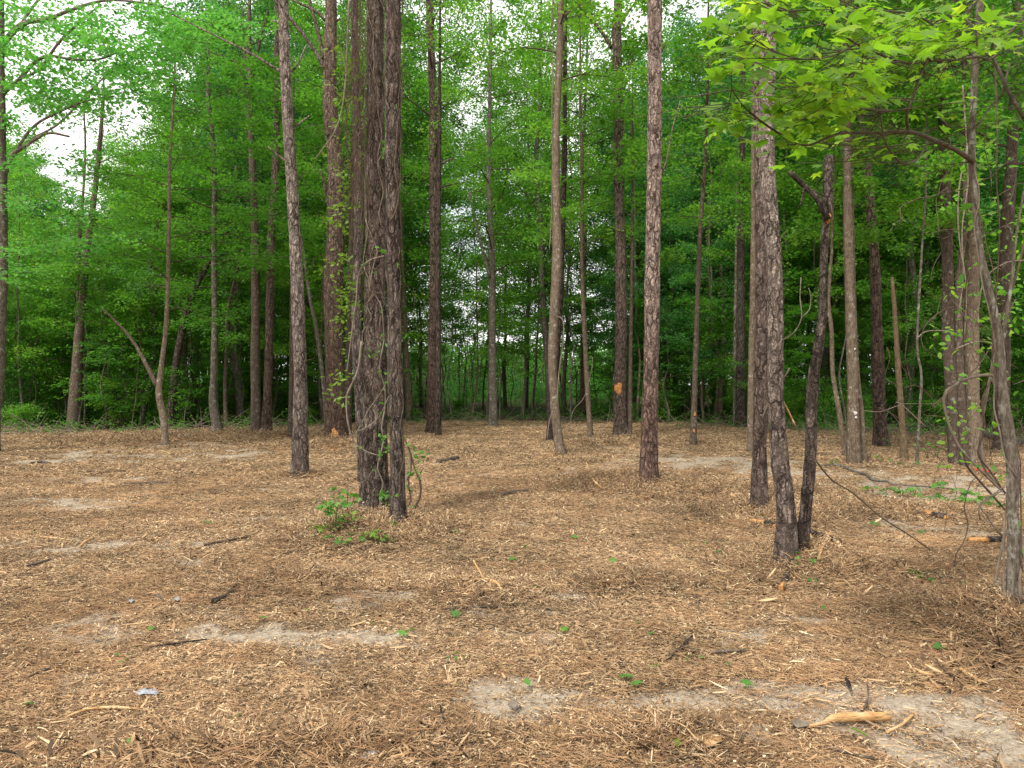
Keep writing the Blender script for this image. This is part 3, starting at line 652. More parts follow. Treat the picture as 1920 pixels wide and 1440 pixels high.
tree('d8', 'slender_tree', 'tree', 'thin tan stem leaning against the right side of the paint-marked tree', [(1620, 866, 13), (1614, 780, 12), (1608, 700, 11), (1603, 560, 10), (1600, 400, 8), (1600, 200, 7)], 'tan', 13, 32, lim=dict(z0=6.4, z1=12.6, n=12, length=1.6, **LF))
tree('d9', 'pine_tree', 'tree', 'dark red-brown pine leaning left behind the paint-marked tree', [(1653, 839, 28), (1648, 760, 23), (1640, 600, 20), (1633, 480, 18), (1620, 330, 17), (1608, 200, 16), (1600, 60, 14)], 'pine', 20, 33, ptop=(13, 19.8, 18, 2.6), knots=6)
tree('d10', 'dead_snag', 'snag', 'yellowish dead pole broken off above head height', [(1697, 866, 17), (1692, 790, 13), (1683, 690, 11), (1673, 590, 9), (1667, 521, 6)], 'dead', None, 34, flare=1.15)
tree('d11', 'slender_tree', 'sapling', 'very thin pale sapling with a kink, right of the yellowish dead pole', [(1718, 873, 6.5), (1721, 780, 5.5), (1724, 706, 5), (1715, 640, 5), (1722, 480, 4.6), (1728, 350, 4), (1730, 250, 3)], 'gum', 8.5, 35, lim=dict(z0=4.6, z1=8.4, n=12, length=1.1, **LF), wob=.03)
E1 = tree('e1', 'hardwood_tree', 'tree', 'brown trunk leaning right, leftmost of the vine-hung trees at the right edge', [(1797, 872, 31), (1791, 780, 26), (1784, 640, 22), (1781, 480, 21), (1778, 300, 18), (1772, 100, 16)], 'brown', 17, 36, lim=dict(z0=7.5, z1=16.8, n=18, length=2.4, **LF))
tree('e2', 'slender_tree', 'tree', 'narrow brown stem crossing behind the vine-hung trees at the right edge', [(1808, 876, 15), (1803, 760, 14), (1800, 640, 13), (1801, 520, 12), (1808, 420, 10), (1812, 300, 8)], 'brown', 12, 37, lim=dict(z0=6.2, z1=11.8, n=12, length=1.7, **LF))
E3 = tree('e3', 'hardwood_tree', 'tree', 'broad light-brown trunk between the vine-hung stems, with a tiny orange chip', [(1827, 869, 32), (1825, 780, 28), (1823, 640, 26), (1824, 540, 26), (1828, 430, 20), (1826, 300, 17)], 'tan', 16, 38, lim=dict(z0=6.8, z1=15.6, n=16, length=2.2, **LF))
scar(E3, 1836, 753, 5, 5, M['cut'], seed=3)
tree('e4', 'hardwood_tree', 'tree', 'dark trunk in the shade at the right edge behind the grey near tree', [(1880, 846, 28), (1883, 700, 26), (1888, 500, 24), (1900, 300, 20), (1912, 60, 18)], 'brown', 18, 39, lim=dict(z0=6.5, z1=17.6, n=22, length=2.6, **LF))
NEAR = tree('near', 'sweetgum_tree', 'tree', 'nearest grey-barked tree at the right edge with bright lobed leaves overhead', [(1899, 1143, 27), (1899, 1040, 22), (1896, 960, 20), (1892, 860, 20), (1877, 740, 21), (1863, 640, 17), (1850, 570, 14), (1838, 480, 14), (1830, 400, 14), (1825, 300, 14), (1832, 180, 12), (1840, 60, 12), (1846, -40, 12)], 'gum', 6.2, 40, wob=.02, amp=.006, flare=1.12,
            limbs_px=[[(1872, 700, 8), (1886, 600, 6), (1898, 520, 5.5), (1906, 440, 5), (1925, 330, 4)], [(1844, 96, 6), (1862, 108, 7), (1890, 170, 7), (1925, 230, 7)]])
tree('f1', 'hardwood_tree', 'tree', 'brown tree forking in two at the left edge of the clearing', [(136, 807, 23), (143, 720, 20), (149, 620, 16), (156, 540, 14), (164, 470, 11), (176, 380, 10), (188, 280, 8), (195, 200, 6)], 'brown', 13, 41, lim=dict(z0=3.6, z1=12.6, n=9, length=2.2, **LF), leafm='leaf', limbs_px=[[(152, 560, 7), (148, 480, 6), (155, 380, 5), (160, 280, 4), (158, 200, 2.5), (164, 130, 1)]])
tree('f2', 'maple_tree', 'tree', 'crooked tan young maple, forked low with flat layers of leaves', [(311, 834, 16), (306, 785, 14), (297, 735, 12), (303, 670, 10), (308, 600, 9), (312, 480, 8), (315, 300, 6), (320, 180, 4)], 'tan', 13, 42, lim=dict(z0=3.4, z1=12.6, n=26, length=2.7, rise=.28, sub=6, leafn=38, crad=.42, leaf=.10, flat=.06, tilt=.3), leafm='leaf',
     limbs_px=[[(294, 724, 8), (275, 685, 8), (255, 648, 6), (232, 618, 5), (212, 598, 4), (192, 578, 3)]])
tree('f3', 'hardwood_tree', 'tree', 'grey banded tree with a swollen bend below head height', [(410, 811, 19), (400, 755, 17), (402, 700, 14), (404, 600, 12), (403, 480, 10), (402, 300, 9), (392, 180, 7)], 'gum', 14, 43, lim=dict(z0=5.4, z1=13.6, n=20, length=2.4, **LF))
tree('f4', 'hardwood_tree', 'tree', 'grey-brown straight tree, left one of a touching pair', [(482, 813, 20), (480, 700, 18), (479, 560, 17), (477, 440, 15), (474, 330, 13), (468, 170, 11), (470, 60, 8)], 'brown', 18, 44, lim=dict(z0=9.5, z1=17.6, n=16, length=2.6, **LF), limbs_px=[[(469, 172, 7), (460, 110, 6), (452, 40, 5)], [(470, 165, 6), (485, 90, 5), (502, 20, 4)], [(467, 185, 6), (455, 150, 5), (440, 110, 4)]])
tree('f5', 'pine_tree', 'tree', 'red-brown pine, right one of a touching pair', [(499, 813, 20), (503, 700, 16), (506, 560, 15), (509, 440, 15), (517, 330, 14), (521, 180, 12), (524, 0, 10)], 'pine', 21, 45, ptop=(14, 20.8, 16, 2.4))
tree('f6', 'slender_tree', 'tree', 'thin dark stem just left of the slim pale pine', [(544, 822, 12), (547, 700, 10), (546, 560, 8), (548, 420, 6)], 'brown', 11, 46, lim=dict(z0=4.5, z1=10.8, n=14, length=1.7, **LF))
tree('f7', 'hardwood_tree', 'tree', 'dark tree leaning steeply right behind the crooked maple', [(318, 806, 17), (330, 690, 14), (345, 605, 12), (363, 545, 10), (390, 492, 8), (430, 425, 5)], 'pine_dark', 8.6, 47, lim=dict(z0=3.6, z1=8.4, n=14, length=2., **LF), leafm='leaf')
tree('f8', 'slender_tree', 'tree', 'pale thin tree leaning left between the slim pine and the stout pine', [(613, 806, 8), (607, 720, 8), (595, 620, 7), (583, 560, 6.5), (570, 470, 5), (560, 380, 4)], 'gum', 11, 48, lim=dict(z0=5.5, z1=10.8, n=12, length=1.7, **LF))
tree('f9', 'pine_tree', 'tree', 'dim brown trunk seen between the stout pine and the vine-wrapped pine', [(652, 815, 14), (655, 640, 12), (660, 480, 11), (664, 300, 10)], 'brown', 16, 49, lim=dict(z0=7.5, z1=15.6, n=14, length=2., **LF))
tree('g1', 'pine_tree', 'tree', 'dark broad trunk in the shade left of the tan hardwood', [(1388, 802, 19), (1387, 640, 16), (1388, 480, 14), (1390, 300, 11)], 'pine_dark', 19, 50, lim=dict(z0=10, z1=18.6, n=14, length=2.4, **LF))
tree('g2', 'slender_tree', 'tree', 'pale thin grey stem left of the dark broad trunk', [(1377, 800, 6), (1378, 640, 6), (1380, 480, 5), (1382, 360, 4)], 'gum', 11, 51, lim=dict(z0=5.5, z1=10.6, n=10, length=1.5, **LF))
EDGE = tree('edge', 'oak_tree', 'tree', 'grey oak cut off by the left edge with long boughs reaching in', [(-22, 850, 30), (-8, 700, 26), (1, 600, 22), (5, 480, 19), (6, 300, 17), (4, 100, 15)], 'gum', 15, 52,
            limbs_px=[[(2, 85, 12), (42, 45, 10), (90, 36, 8), (130, 20, 6.5), (190, 2, 5), (250, 3, 4), (310, 14, 3), (360, 40, 2)], [(5, 345, 10), (20, 295, 9), (50, 272, 7), (90, 250, 5), (130, 256, 4)],
                      [(4, 175, 10), (35, 150, 8), (62, 120, 7), (90, 105, 6), (140, 112, 5), (190, 110, 4), (240, 88, 3)], [(40, 148, 5), (75, 128, 6), (110, 80, 5), (150, 40, 4), (190, 8, 3)],
                      [(20, 300, 6), (60, 240, 5), (110, 210, 5), (160, 190, 4), (215, 180, 3)], [(60, 260, 4), (110, 232, 4), (150, 190, 3.5), (200, 140, 3)], [(40, 44, 5), (60, 15, 5), (80, -10, 4)]])
rng = np.random.RandomState(77); fo = MB(); C = []
for px, py, rx, ry, n in [(100, 60, 110, 60, 34), (230, 60, 110, 60, 34), (340, 70, 70, 60, 14), (60, 180, 70, 50, 18), (160, 160, 90, 50, 26), (20, 400, 30, 70, 7), (20, 260, 35, 50, 8), (220, 180, 60, 50, 14), (300, 120, 60, 40, 10), (25, 490, 45, 40, 8), (15, 90, 50, 70, 12), (420, 40, 60, 40, 8), (130, 330, 90, 60, 10), (190, 420, 70, 50, 9), (100, 440, 60, 40, 6)]:
    for _ in range(int(n * 1.5)):
        C.append(W(px + rng.uniform(-1, 1) * rx, py + rng.uniform(-1, 1) * ry, EDGE['Y'] + rng.uniform(-2.5, 2.5)) - EDGE['org'])
clumps(fo, rng, C, 46, .42, .10, .105, .5)
fo.build('foliage', M['leaf_pale'], EDGE['root'], smooth=False, kind='stuff')

# ------------------------------------------------------------------ the wood behind
rng = np.random.RandomState(2024)
def gapzone(x, y):          # the thinner, brighter strip of wood behind the middle
    u = x / y * F + 960
    return y > 39 and 745 < u < 1165
spots = []
def scatter(n, ymin, ymax, dmin, power=1.6, layer=None):
    out = []; tries = 0; mine = []
    while len(out) < n and tries < n * 60:
        tries += 1
        y = ymin + (ymax - ymin) * rng.rand() ** power; x = rng.uniform(-.74, .74) * y
        if y < edgef(x, y) + .8: continue
        if layer is None:
            if not free(x, y, dmin): continue
            OCC.append((x, y, dmin))
        else:
            if any((a - x) ** 2 + (b - y) ** 2 < dmin ** 2 for a, b in layer): continue
            layer.append((x, y))
        out.append((x, y))
    return out
cnt = 0
for x, y in scatter(150, 27, 62, 2.6, 1.3):
    u = x / y; r_ = rng.rand()
    if gapzone(x, y) and (rng.rand() < .5 or y > 58): continue
    hmax = min(25, EYE + skyline(u) * y * rng.uniform(.85, 1.15))
    if r_ < .16:
        src = pines[rng.randint(2)]; H = 22
    elif r_ < .80: src = hard[rng.randint(6)]; H = 20
    else: src = slend[rng.randint(4)]; H = 13
    s = min(rng.uniform(.85, 1.2), hmax / H) if hmax / H < 1.2 else rng.uniform(.85, 1.2)
    if s < .4: continue
    put(src, x, y, max(.75, s), rng.uniform(0, 6.28), s)
for x, y in scatter(95, 27, 62, 1.6, 1.3):
    if gapzone(x, y) and (rng.rand() < .55 or y > 52): continue
    u = x / y; src = slend[rng.randint(4)]; hmax = EYE + skyline(u) * y
    s = min(rng.uniform(.8, 1.25), hmax / 13); put(src, x, y, max(.6, s), rng.uniform(0, 6.28), s)
for x, y in scatter(110, 28, 58, 1.8, 1.2, []):
    if 760 < x / y * F + 960 < 1160 and rng.rand() < .85: continue
    if 620 < x / y * F + 960 < 1340 and rng.rand() < .35: continue
    put(under[rng.randint(4)], x, y, rng.uniform(.7, 1.25), rng.uniform(0, 6.28))
for x, y in scatter(180, 26.5, 55, .7, 1.7, []): put(poles[rng.randint(3)], x, y, rng.uniform(.75, 1.25), rng.uniform(0, 6.28))
def shrub_ok(x, y):
    u = x / y * F + 960
    return not (620 < u < 1340) or (y > 50 and not 780 < u < 1120) or rng.rand() < .15
ns = 0
for x, y in scatter(360, 26, 60, .9, 1.4, []):
    if not shrub_ok(x, y): continue
    s = rng.uniform(.5, 1.05); put(shrubs[rng.randint(5)], x, y, s, rng.uniform(0, 6.28)); ns += 1
# far wood, one mass of crowns closing the view
rng = np.random.RandomState(9); fo = MB(); wd = MB(); C = []
for k in range(4600):
    y = rng.uniform(74, 96); u = rng.uniform(-.76, .76); x = u * y; h_ = min(skyline(u) * y, 27) * rng.uniform(.6, 1.0) + EYE
    if 690 < u * F + 960 < 1260: h_ = 6.5 * rng.uniform(.5, 1); y = rng.uniform(86, 96); x = u * y
    zz = h_ * rng.rand() ** .8
    C.append([x, y, zz + float(gh(x, y))])
clumps(fo, rng, np.array(C), 26, 1.6, .3, .50, .8)
for k in range(420):
    y = rng.uniform(66, 90); x = rng.uniform(-.74, .74) * y; z0 = float(gh(x, y)); h_ = min(14, skyline(x / y) * y) * (.45 if abs(x / y) < .2 else 1)
    addtube(wd, np.array([[x, y, z0 - .2], [x + rng.normal(0, .2), y, z0 + h_ * .5], [x + rng.normal(0, .4), y, z0 + h_]]), [rng.uniform(.06, .16), .07, .03], 5, cap=False)
far = empty('far_woods', (0, 0, 0), None, None); far['kind'] = 'stuff'
wd.build('trunks_mass', M['brown'], far, kind='stuff'); fo.build('crowns_mass', M['leaf'], far, smooth=False, kind='stuff')
# low growth lit from the open side beyond, glow helped by paler leaf colour
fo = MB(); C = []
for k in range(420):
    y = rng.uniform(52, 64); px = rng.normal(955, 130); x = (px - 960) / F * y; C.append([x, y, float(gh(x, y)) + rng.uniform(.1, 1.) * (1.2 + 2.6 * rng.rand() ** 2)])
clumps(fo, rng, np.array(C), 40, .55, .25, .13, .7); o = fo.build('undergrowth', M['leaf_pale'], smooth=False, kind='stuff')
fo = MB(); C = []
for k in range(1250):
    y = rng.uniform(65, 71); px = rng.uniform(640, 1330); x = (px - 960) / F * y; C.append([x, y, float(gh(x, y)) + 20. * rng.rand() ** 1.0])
clumps(fo, rng, np.array(C), 26, 1.1, .4, .24, .8); fo.build('thicket', M['leaf_pale'], smooth=False, kind='stuff')  # same paler leaf colour adds to the backlit glow
# leafy ground cover along the rim
fo = MB(); C = []
for k in range(1500):
    y = rng.uniform(25, 48); x = rng.uniform(-.72, .72) * y
    if y < edgef(x, y) + rng.normal(0, .5): continue
    C.append([x, y, float(gh(x, y)) + rng.uniform(.03, .35)])
clumps(fo, rng, np.array(C), 26, .35, .2, .075, .6); fo.build('ground_cover', M['leaf_dark'], smooth=False, kind='stuff')

# ------------------------------------------------------------------ litter on the clearing floor
def hidden(name, mb, mat, col, smooth=False):
    o = bpy.data.objects.new(name, mb.mesh(name, mat, smooth)); col.objects.link(o); return o
lit = bpy.data.collections.new('litter_pieces'); stw = bpy.data.collections.new('straw_pieces')
rng = np.random.RandomState(31)
def chip(mb, c, L_, wd_, th, az, tilt, roll, a, n=4):
    """a torn flake of wood: wedge with ragged ends"""
    t = np.linspace(-.5, .5, n); wv = wd_ * (1 - .55 * np.abs(t * 2) ** 2) * (1 + rng.uniform(-.25, .25, n)); bend = rng.normal(0, .06) * L_
    l = np.column_stack([t * L_, wv / 2 + rng.normal(0, .04, n) * wd_, bend * (4 * t * t)]); r = np.column_stack([t * L_ + rng.normal(0, .04 * L_, n), -wv / 2, bend * (4 * t * t)])
    top = np.vstack([l, r]) + [0, 0, th]; bot = np.vstack([l * [1, .8, 1], r * [1, .8, 1]])
    V = np.vstack([top, bot])
    ca, sa, ct, st_, cr_, sr = math.cos(az), math.sin(az), math.cos(tilt), math.sin(tilt), math.cos(roll), math.sin(roll)
    Rm = np.array([[ca, -sa, 0], [sa, ca, 0], [0, 0, 1]]) @ np.array([[ct, 0, -st_], [0, 1, 0], [st_, 0, ct]]) @ np.array([[1, 0, 0], [0, cr_, -sr], [0, sr, cr_]])
    V = V @ Rm.T + c; Q = []
    for i_ in range(n - 1):
        Q += [[i_, n + i_, n + i_ + 1, i_ + 1], [2 * n + i_, i_, i_ + 1, 2 * n + i_ + 1], [n + i_, 3 * n + i_, 3 * n + i_ + 1, n + i_ + 1]]
    Q += [[0, 2 * n, 3 * n, n], [n - 1, 2 * n - 1, 4 * n - 1, 3 * n - 1]]
    mb.add(V, np.array(Q), a)
def strand(mb, c, L_, r, az, tilt, a, bend=.15):
    n = 4; t = np.linspace(0, 1, n); d = np.array([math.cos(az) * math.cos(tilt), math.sin(az) * math.cos(tilt), math.sin(tilt)]); s_ = np.array([-math.sin(az), math.cos(az), 0])
    k = rng.normal(0, bend); P = c + d * (t[:, None] - .5) * L_ + s_ * (k * L_ * (t * (1 - t) * 4))[:, None] + np.array([0, 0, 1]) * (abs(rng.normal(0, .05)) * L_ * (t * (1 - t) * 4))[:, None]
    wv = np.array([1, 1, .9, .3]) * r; A_ = P + s_ * wv[:, None]; B_ = P - s_ * wv[:, None]; U_ = P + np.array([0, 0, 1]) * wv[:, None] * 1.2
    V = np.vstack([A_, U_, B_]); Q = []
    for i_ in range(n - 1): Q += [[i_, n + i_, n + i_ + 1, i_ + 1], [n + i_, 2 * n + i_, 2 * n + i_ + 1, n + i_ + 1]]
    mb.add(V, np.array(Q), a)
NV = 16
for v in range(NV):
    mb = MB()
    for k in range(44):
        c = np.array([rng.normal(0, .065), rng.normal(0, .065), rng.uniform(.001, .014)])
        q = rng.rand(); az = rng.uniform(0, 6.28)
        if q < .34: chip(mb, c, rng.uniform(.012, .034), rng.uniform(.005, .012), .002, az, rng.normal(0, .22), rng.normal(0, .3), rng.beta(1.9, 1.7), 3)
        elif q < .58: chip(mb, c, rng.uniform(.025, .07), rng.uniform(.003, .007), .002, az, rng.normal(0, .18), rng.normal(0, .3), rng.beta(1.8, 2.0), 3)
        elif q < .72: chip(mb, c, rng.uniform(.012, .028), rng.uniform(.008, .016), .002, az, rng.normal(0, .25), rng.normal(0, .3), rng.beta(1.1, 3.6), 3)
        else: strand(mb, c, rng.uniform(.03, .085), rng.uniform(.0010, .0022), az, rng.normal(0, .14), rng.beta(1.7, 2.0))
    if v % 3 == 0: chip(mb, np.array([0, 0, .015]), rng.uniform(.06, .12), rng.uniform(.010, .022), .005, rng.uniform(0, 6.28), rng.normal(0, .2), rng.normal(0, .2), rng.beta(2., 2.), 5)
    hidden('litter_piece', mb, M['litter'], lit)
    mb = MB()
    for k in range(36):
        c = np.array([rng.normal(0, .06), rng.normal(0, .06), rng.uniform(.002, .018)])
        strand(mb, c, rng.uniform(.04, .12), rng.uniform(.0009, .0017), rng.uniform(0, 6.28), rng.normal(0, .16), rng.beta(1.8, 2.0), .25)
    hidden('straw_piece', mb, M['straw'], stw)
def spread(name, coll, N, dens, yr, scl, seed):
    r = np.random.RandomState(seed)
    y = r.uniform(yr[0] ** .5, yr[1] ** .5, N) ** 2 if yr[2] else r.uniform(yr[0], yr[1], N)
    x = r.uniform(-.76, .76, N) * y + r.normal(0, .3, N)
    keep = r.rand(N) < dens(x, y); x, y = x[keep], y[keep]; n = len(x)
    he = heapf(x, y); z = gh(x, y) + .004 + np.exp(-((y - 6) / 9) ** 2) * (1 - sandf(x, y)) * .012 * fbm(x * 7, y * 7, s=21, o=2) + he * r.uniform(0, .35, n)
    tl = .09 + np.clip(he * 5, 0, .38)
    rot = np.column_stack([r.normal(0, 1, n) * tl, r.normal(0, 1, n) * tl, r.uniform(0, 6.28, n)])
    s_ = scl(y) * r.uniform(.7, 1.35, n)
    me = bpy.data.meshes.new(name); me.vertices.add(n); me.vertices.foreach_set('co', np.column_stack([x, y, z]).astype(np.float32).ravel())
    for nm, ty, key, arr in (('rot', 'FLOAT_VECTOR', 'vector', rot), ('scl', 'FLOAT', 'value', s_), ('idx', 'INT', 'value', r.randint(0, NV, n))):
        a = me.attributes.new(nm, ty, 'POINT'); a.data.foreach_set(key, np.ascontiguousarray(arr, dtype=np.int32 if ty == 'INT' else np.float32).ravel())
    o = bpy.data.objects.new(name, me); COL.objects.link(o); o['kind'] = 'stuff'
    ng = bpy.data.node_groups.new(name, 'GeometryNodeTree')
    ng.interface.new_socket('Geometry', in_out='INPUT', socket_type='NodeSocketGeometry'); ng.interface.new_socket('Geometry', in_out='OUTPUT', socket_type='NodeSocketGeometry')
    gi, go = ng.nodes.new('NodeGroupInput'), ng.nodes.new('NodeGroupOutput'); ci = ng.nodes.new('GeometryNodeCollectionInfo'); ci.inputs['Collection'].default_value = coll
    ci.inputs['Separate Children'].default_value = True; ci.inputs['Reset Children'].default_value = True
    ip = ng.nodes.new('GeometryNodeInstanceOnPoints'); ip.inputs['Pick Instance'].default_value = True
    def na(nm, ty): q = ng.nodes.new('GeometryNodeInputNamedAttribute'); q.data_type = ty; q.inputs['Name'].default_value = nm; return q.outputs['Attribute']
    e = ng.nodes.new('FunctionNodeEulerToRotation'); l_ = ng.links.new
    l_(gi.outputs[0], ip.inputs['Points']); l_(ci.outputs[0], ip.inputs['Instance']); l_(na('idx', 'INT'), ip.inputs['Instance Index'])
    l_(na('rot', 'FLOAT_VECTOR'), e.inputs[0]); l_(e.outputs[0], ip.inputs['Rotation']); l_(na('scl', 'FLOAT'), ip.inputs['Scale']); l_(ip.outputs[0], go.inputs[0])
    md = o.modifiers.new('spread', 'NODES'); md.node_group = ng
    return o
den = lambda x, y: np.clip(1.06 - 1.35 * sandf(x, y), .05, 1) * (y < edgef(x, y) + 1)
spread('wood_litter', lit, 84000, lambda x, y: den(x, y) * (.75 + .25 * np.clip(heapf(x, y) * 20, 0, 1)), (2.6, 13, False), lambda y: .60 + .035 * y, 1)
spread('pine_straw_litter', stw, 24000, lambda x, y: den(x, y) * (.12 + .75 * strawf(x, y) ** 1.5), (2.6, 14, False), lambda y: .85 + .03 * y, 2)
spread('far_wood_litter', lit, 42000, lambda x, y: den(x, y) * .9, (12, 33, False), lambda y: 1.1 + .02 * y, 3)

# countable pieces: torn splinters, sticks, logs, fallen leaves
rng = np.random.RandomState(55)
chips_m = []
for v in range(10):
    mb = MB(); chip(mb, np.zeros(3), 1, rng.uniform(.12, .26), .05, 0, 0, 0, .45 + .5 * rng.rand(), 7); chips_m.append(mb.mesh('wood_splinter', M['litter'], False))
placedn = 0
while placedn < 260:
    y = rng.uniform(3.1, 9.5); x = rng.uniform(-.68, .68) * y
    right = x / y > .2
    if rng.rand() > (.9 if right else .45) * (1 - .4 * float(sandf(x, y))): continue
    o = bpy.data.objects.new('wood_splinter', chips_m[rng.randint(10)]); COL.objects.link(o); s = rng.uniform(.035, .095) * (1.3 if right and rng.rand() < .4 else 1)
    o.location = (x, y, float(gh(x, y)) + .026 + float(heapf(x, y)) * .3); o.scale = (s, s * rng.uniform(.5, 1.0), s * .6); o.rotation_euler = (rng.normal(0, .25), rng.normal(0, .15), rng.uniform(0, 6.28))
    tag(o, 'pale torn wood splinter lying in the shredded litter', 'wood splinter', 'pale wood splinters strewn over the clearing'); placedn += 1

def stick(name, label, cat, pts, bark, peel=None, z=.5, group=None, n=9, rgh=.004, cutends=True):
    """pts: (px, py, width_px[, lift]) lying on the ground; peel=(a, b) the fraction that has lost its bark"""
    P = []; Rr = []
    for p in pts:
        g_ = at(p[0], p[1]); r = p[2] / 2 / F * g_[1]; P.append(g_ + [0, 0, r * z + .028 + (p[3] if len(p) > 3 else 0)]); Rr.append(r)
    org = P[0].copy(); P = np.array(P) - org; P, Rr = resample(P, Rr, .05)
    root = empty(name, org, label, cat, group)
    rr = Rr * (1 + .10 * np.sin(np.arange(len(Rr)) * 1.3) * rng.rand(len(Rr)))
    k = int(len(P) * peel) if peel else 0
    if k > 1:
        mb = MB(); addtube(mb, P[:k + 1], rr[:k + 1] * .88, n, barkrough(rgh * .6, 12, 2)); mb.build('bare_wood', M['peeled'] if peel >= .99 else M['cut'], root)
    if k < len(P) - 2:
        mb = MB(); addtube(mb, P[k:], rr[k:], n, barkrough(rgh, 16, 3)); mb.build('bark', M[bark], root)
        for e_, s_ in ((-1, -2),):
            d = P[e_] - P[s_]; d = d / np.linalg.norm(d); mb = MB(); addtube(mb, np.array([P[e_] - d * .01, P[e_] + d * .004]), [rr[e_] * .8] * 2, n); mb.build('cut_end', M['cut'], root)
    return root
stick('log', 'yellow barkless log with a pointed splintered left end at lower right', 'log', [(1512, 1376, 5), (1545, 1370, 11), (1562, 1364, 19), (1590, 1362, 21), (1630, 1361, 20), (1668, 1360, 19)], 'pine', 1., .6)
stick('log', 'short log half orange half bark, lying right of the leaning rod', 'log', [(1732, 968, 11), (1750, 972, 13), (1774, 979, 14)], 'pine', .4)
stick('log', 'short yellow-and-dark log just left of the near grey tree', 'log', [(1815, 1021, 12), (1845, 1021, 13), (1880, 1020, 12)], 'pine_dark', .5)
stick('log', 'small brown log lying right of the vine-wrapped pine', 'log', [(820, 872, 9), (838, 868, 10), (857, 863, 9)], 'brown')
stick('log', 'thin brown log lying on litter in mid clearing', 'log', [(940, 933, 8), (970, 929, 9), (1006, 924, 7)], 'brown')
stick('log', 'orange-ended branch stub poking out left of the front twin pines', 'branch', [(1405, 984, 9), (1430, 987, 12), (1452, 995, 12)], 'pine_dark', .5)
stick('log', 'dark thick branch lying right behind the foot of the snapped pine', 'branch', [(1513, 1006, 14), (1550, 1018, 14), (1590, 1032, 13), (1622, 1040, 12)], 'pine_dark')
stick('log', 'grey half-buried branch below the dark branch by the snapped pine', 'branch', [(1535, 1037, 6), (1570, 1041, 10), (1612, 1044, 10)], 'gum')
stick('stub', 'short upright-lying stub with a yellow cut end before the front pine', 'branch', [(1465, 1114, 13), (1471, 1100, 12), (1478, 1078, 11)], 'pine', .35)
stick('fallen_branch', 'long pale fallen bough lying across the sandy track at right', 'branch', [(1540, 877, 3), (1562, 875, 5), (1585, 880, 5), (1600, 888, 5.5), (1622, 893, 4.5), (1640, 905, 5), (1662, 907, 4), (1680, 913, 4.5), (1730, 916, 3.5), (1790, 921, 2)], 'gum')
stick('fallen_branch', 'mossy log lying in the shade at the far right', 'log', [(1842, 820, 16), (1880, 830, 15), (1935, 838, 15)], 'gum')
stick('stick', 'pale curved stick arching out of the litter in mid foreground', 'stick', [(860, 1110, 4), (882, 1102, 7, .01), (905, 1100, 8, .02), (930, 1104, 7, .015), (940, 1114, 4)], 'tan', 1.)
stick('stick', 'pale stick leaning on the arched stick in mid foreground', 'stick', [(888, 1076, 4, .08), (897, 1086, 4, .05), (906, 1098, 4, .03)], 'tan', 1.)
stick('stick', 'dark crooked stick below the straw left of centre', 'stick', [(400, 1137, 10), (425, 1125, 7), (440, 1108, 5), (447, 1095, 3)], 'pine_dark')
stick('stick', 'thin dark straight twig left of the vine-wrapped pine foot', 'stick', [(505, 1060, 4), (535, 1046, 4), (563, 1032, 3)], 'pine_dark')
stick('stick', 'long brown stick lying left of the seedlings', 'stick', [(383, 1028, 5), (430, 1019, 5), (470, 1011, 4)], 'brown')
stick('stick', 'long dark stick at the bottom edge in the left half', 'stick', [(462, 1412, 8), (520, 1412, 9), (580, 1412, 9), (640, 1416, 8)], 'brown')
stick('stick', 'pale split stick at lower left below the white scrap', 'stick', [(125, 1356, 4), (165, 1342, 7), (215, 1339, 8), (260, 1341, 5)], 'tan', 1.)
stick('stick', 'pale forked stick right of the barkless log', 'stick', [(1662, 1386, 6), (1690, 1372, 7), (1712, 1352, 7)], 'tan', 1.)
stick('stick', 'thick pale splinter above the barkless log at lower right', 'stick', [(1800, 1266, 9), (1818, 1278, 10), (1842, 1292, 6)], 'tan', 1.)
stick('stick', 'pale splinter upper left of the thick pale splinter', 'stick', [(1712, 1264, 5), (1735, 1275, 8), (1752, 1277, 5)], 'tan', 1.)
stick('stick', 'dark forked twig standing above the barkless log', 'stick', [(1622, 1340, 4), (1628, 1322, 4, .03), (1624, 1316, 3, .08)], 'brown')
stick('stick', 'thin brown twig at the bottom right of the track', 'stick', [(1545, 1412, 4), (1590, 1426, 5), (1640, 1436, 5)], 'brown')
stick('stick', 'pale long splinter at the foot of the near grey tree', 'stick', [(1888, 1151, 9), (1905, 1153, 11), (1935, 1153, 9)], 'tan', 1.)
stick('stick', 'thin stick low left by the twigs of the far left track', 'stick', [(55, 1278, 3), (80, 1268, 4), (105, 1255, 3)], 'brown')
stick('stick', 'brown stick on the litter at far left', 'stick', [(50, 1068, 4), (75, 1062, 5), (95, 1055, 3)], 'brown')
stick('stick', 'pale stick beside the left sandy strip', 'stick', [(150, 1030, 4), (160, 1022, 5), (175, 1013, 3)], 'tan', 1.)
stick('stick', 'pale dry branch on the mound before the dark twin pine', 'stick', [(1352, 930, 3), (1370, 932, 5), (1392, 950, 5), (1425, 978, 5)], 'tan', 1.)
stick('stick', 'brown root-like stick curving on the mound right of centre', 'stick', [(1100, 872, 3), (1110, 905, 4, .03), (1135, 925, 4)], 'tan', 1.)
stick('stick', 'dark bark strip lying in the left clearing', 'bark strip', [(225, 911, 3), (290, 910, 6), (333, 911, 5)], 'brown')
stick('stick', 'short dark strip far left in the clearing', 'bark strip', [(55, 872, 3), (75, 870, 6), (95, 872, 4)], 'brown')
stick('stick', 'orange splinter right of the short stub', 'stick', [(1540, 1108, 5), (1565, 1104, 7), (1592, 1100, 4)], 'tan', 1.)
stick('stick', 'pale splinters crossing behind the short stub', 'stick', [(1530, 1066, 5, .0), (1542, 1045, 6, .05), (1556, 1028, 4, .12)], 'tan', 1.)
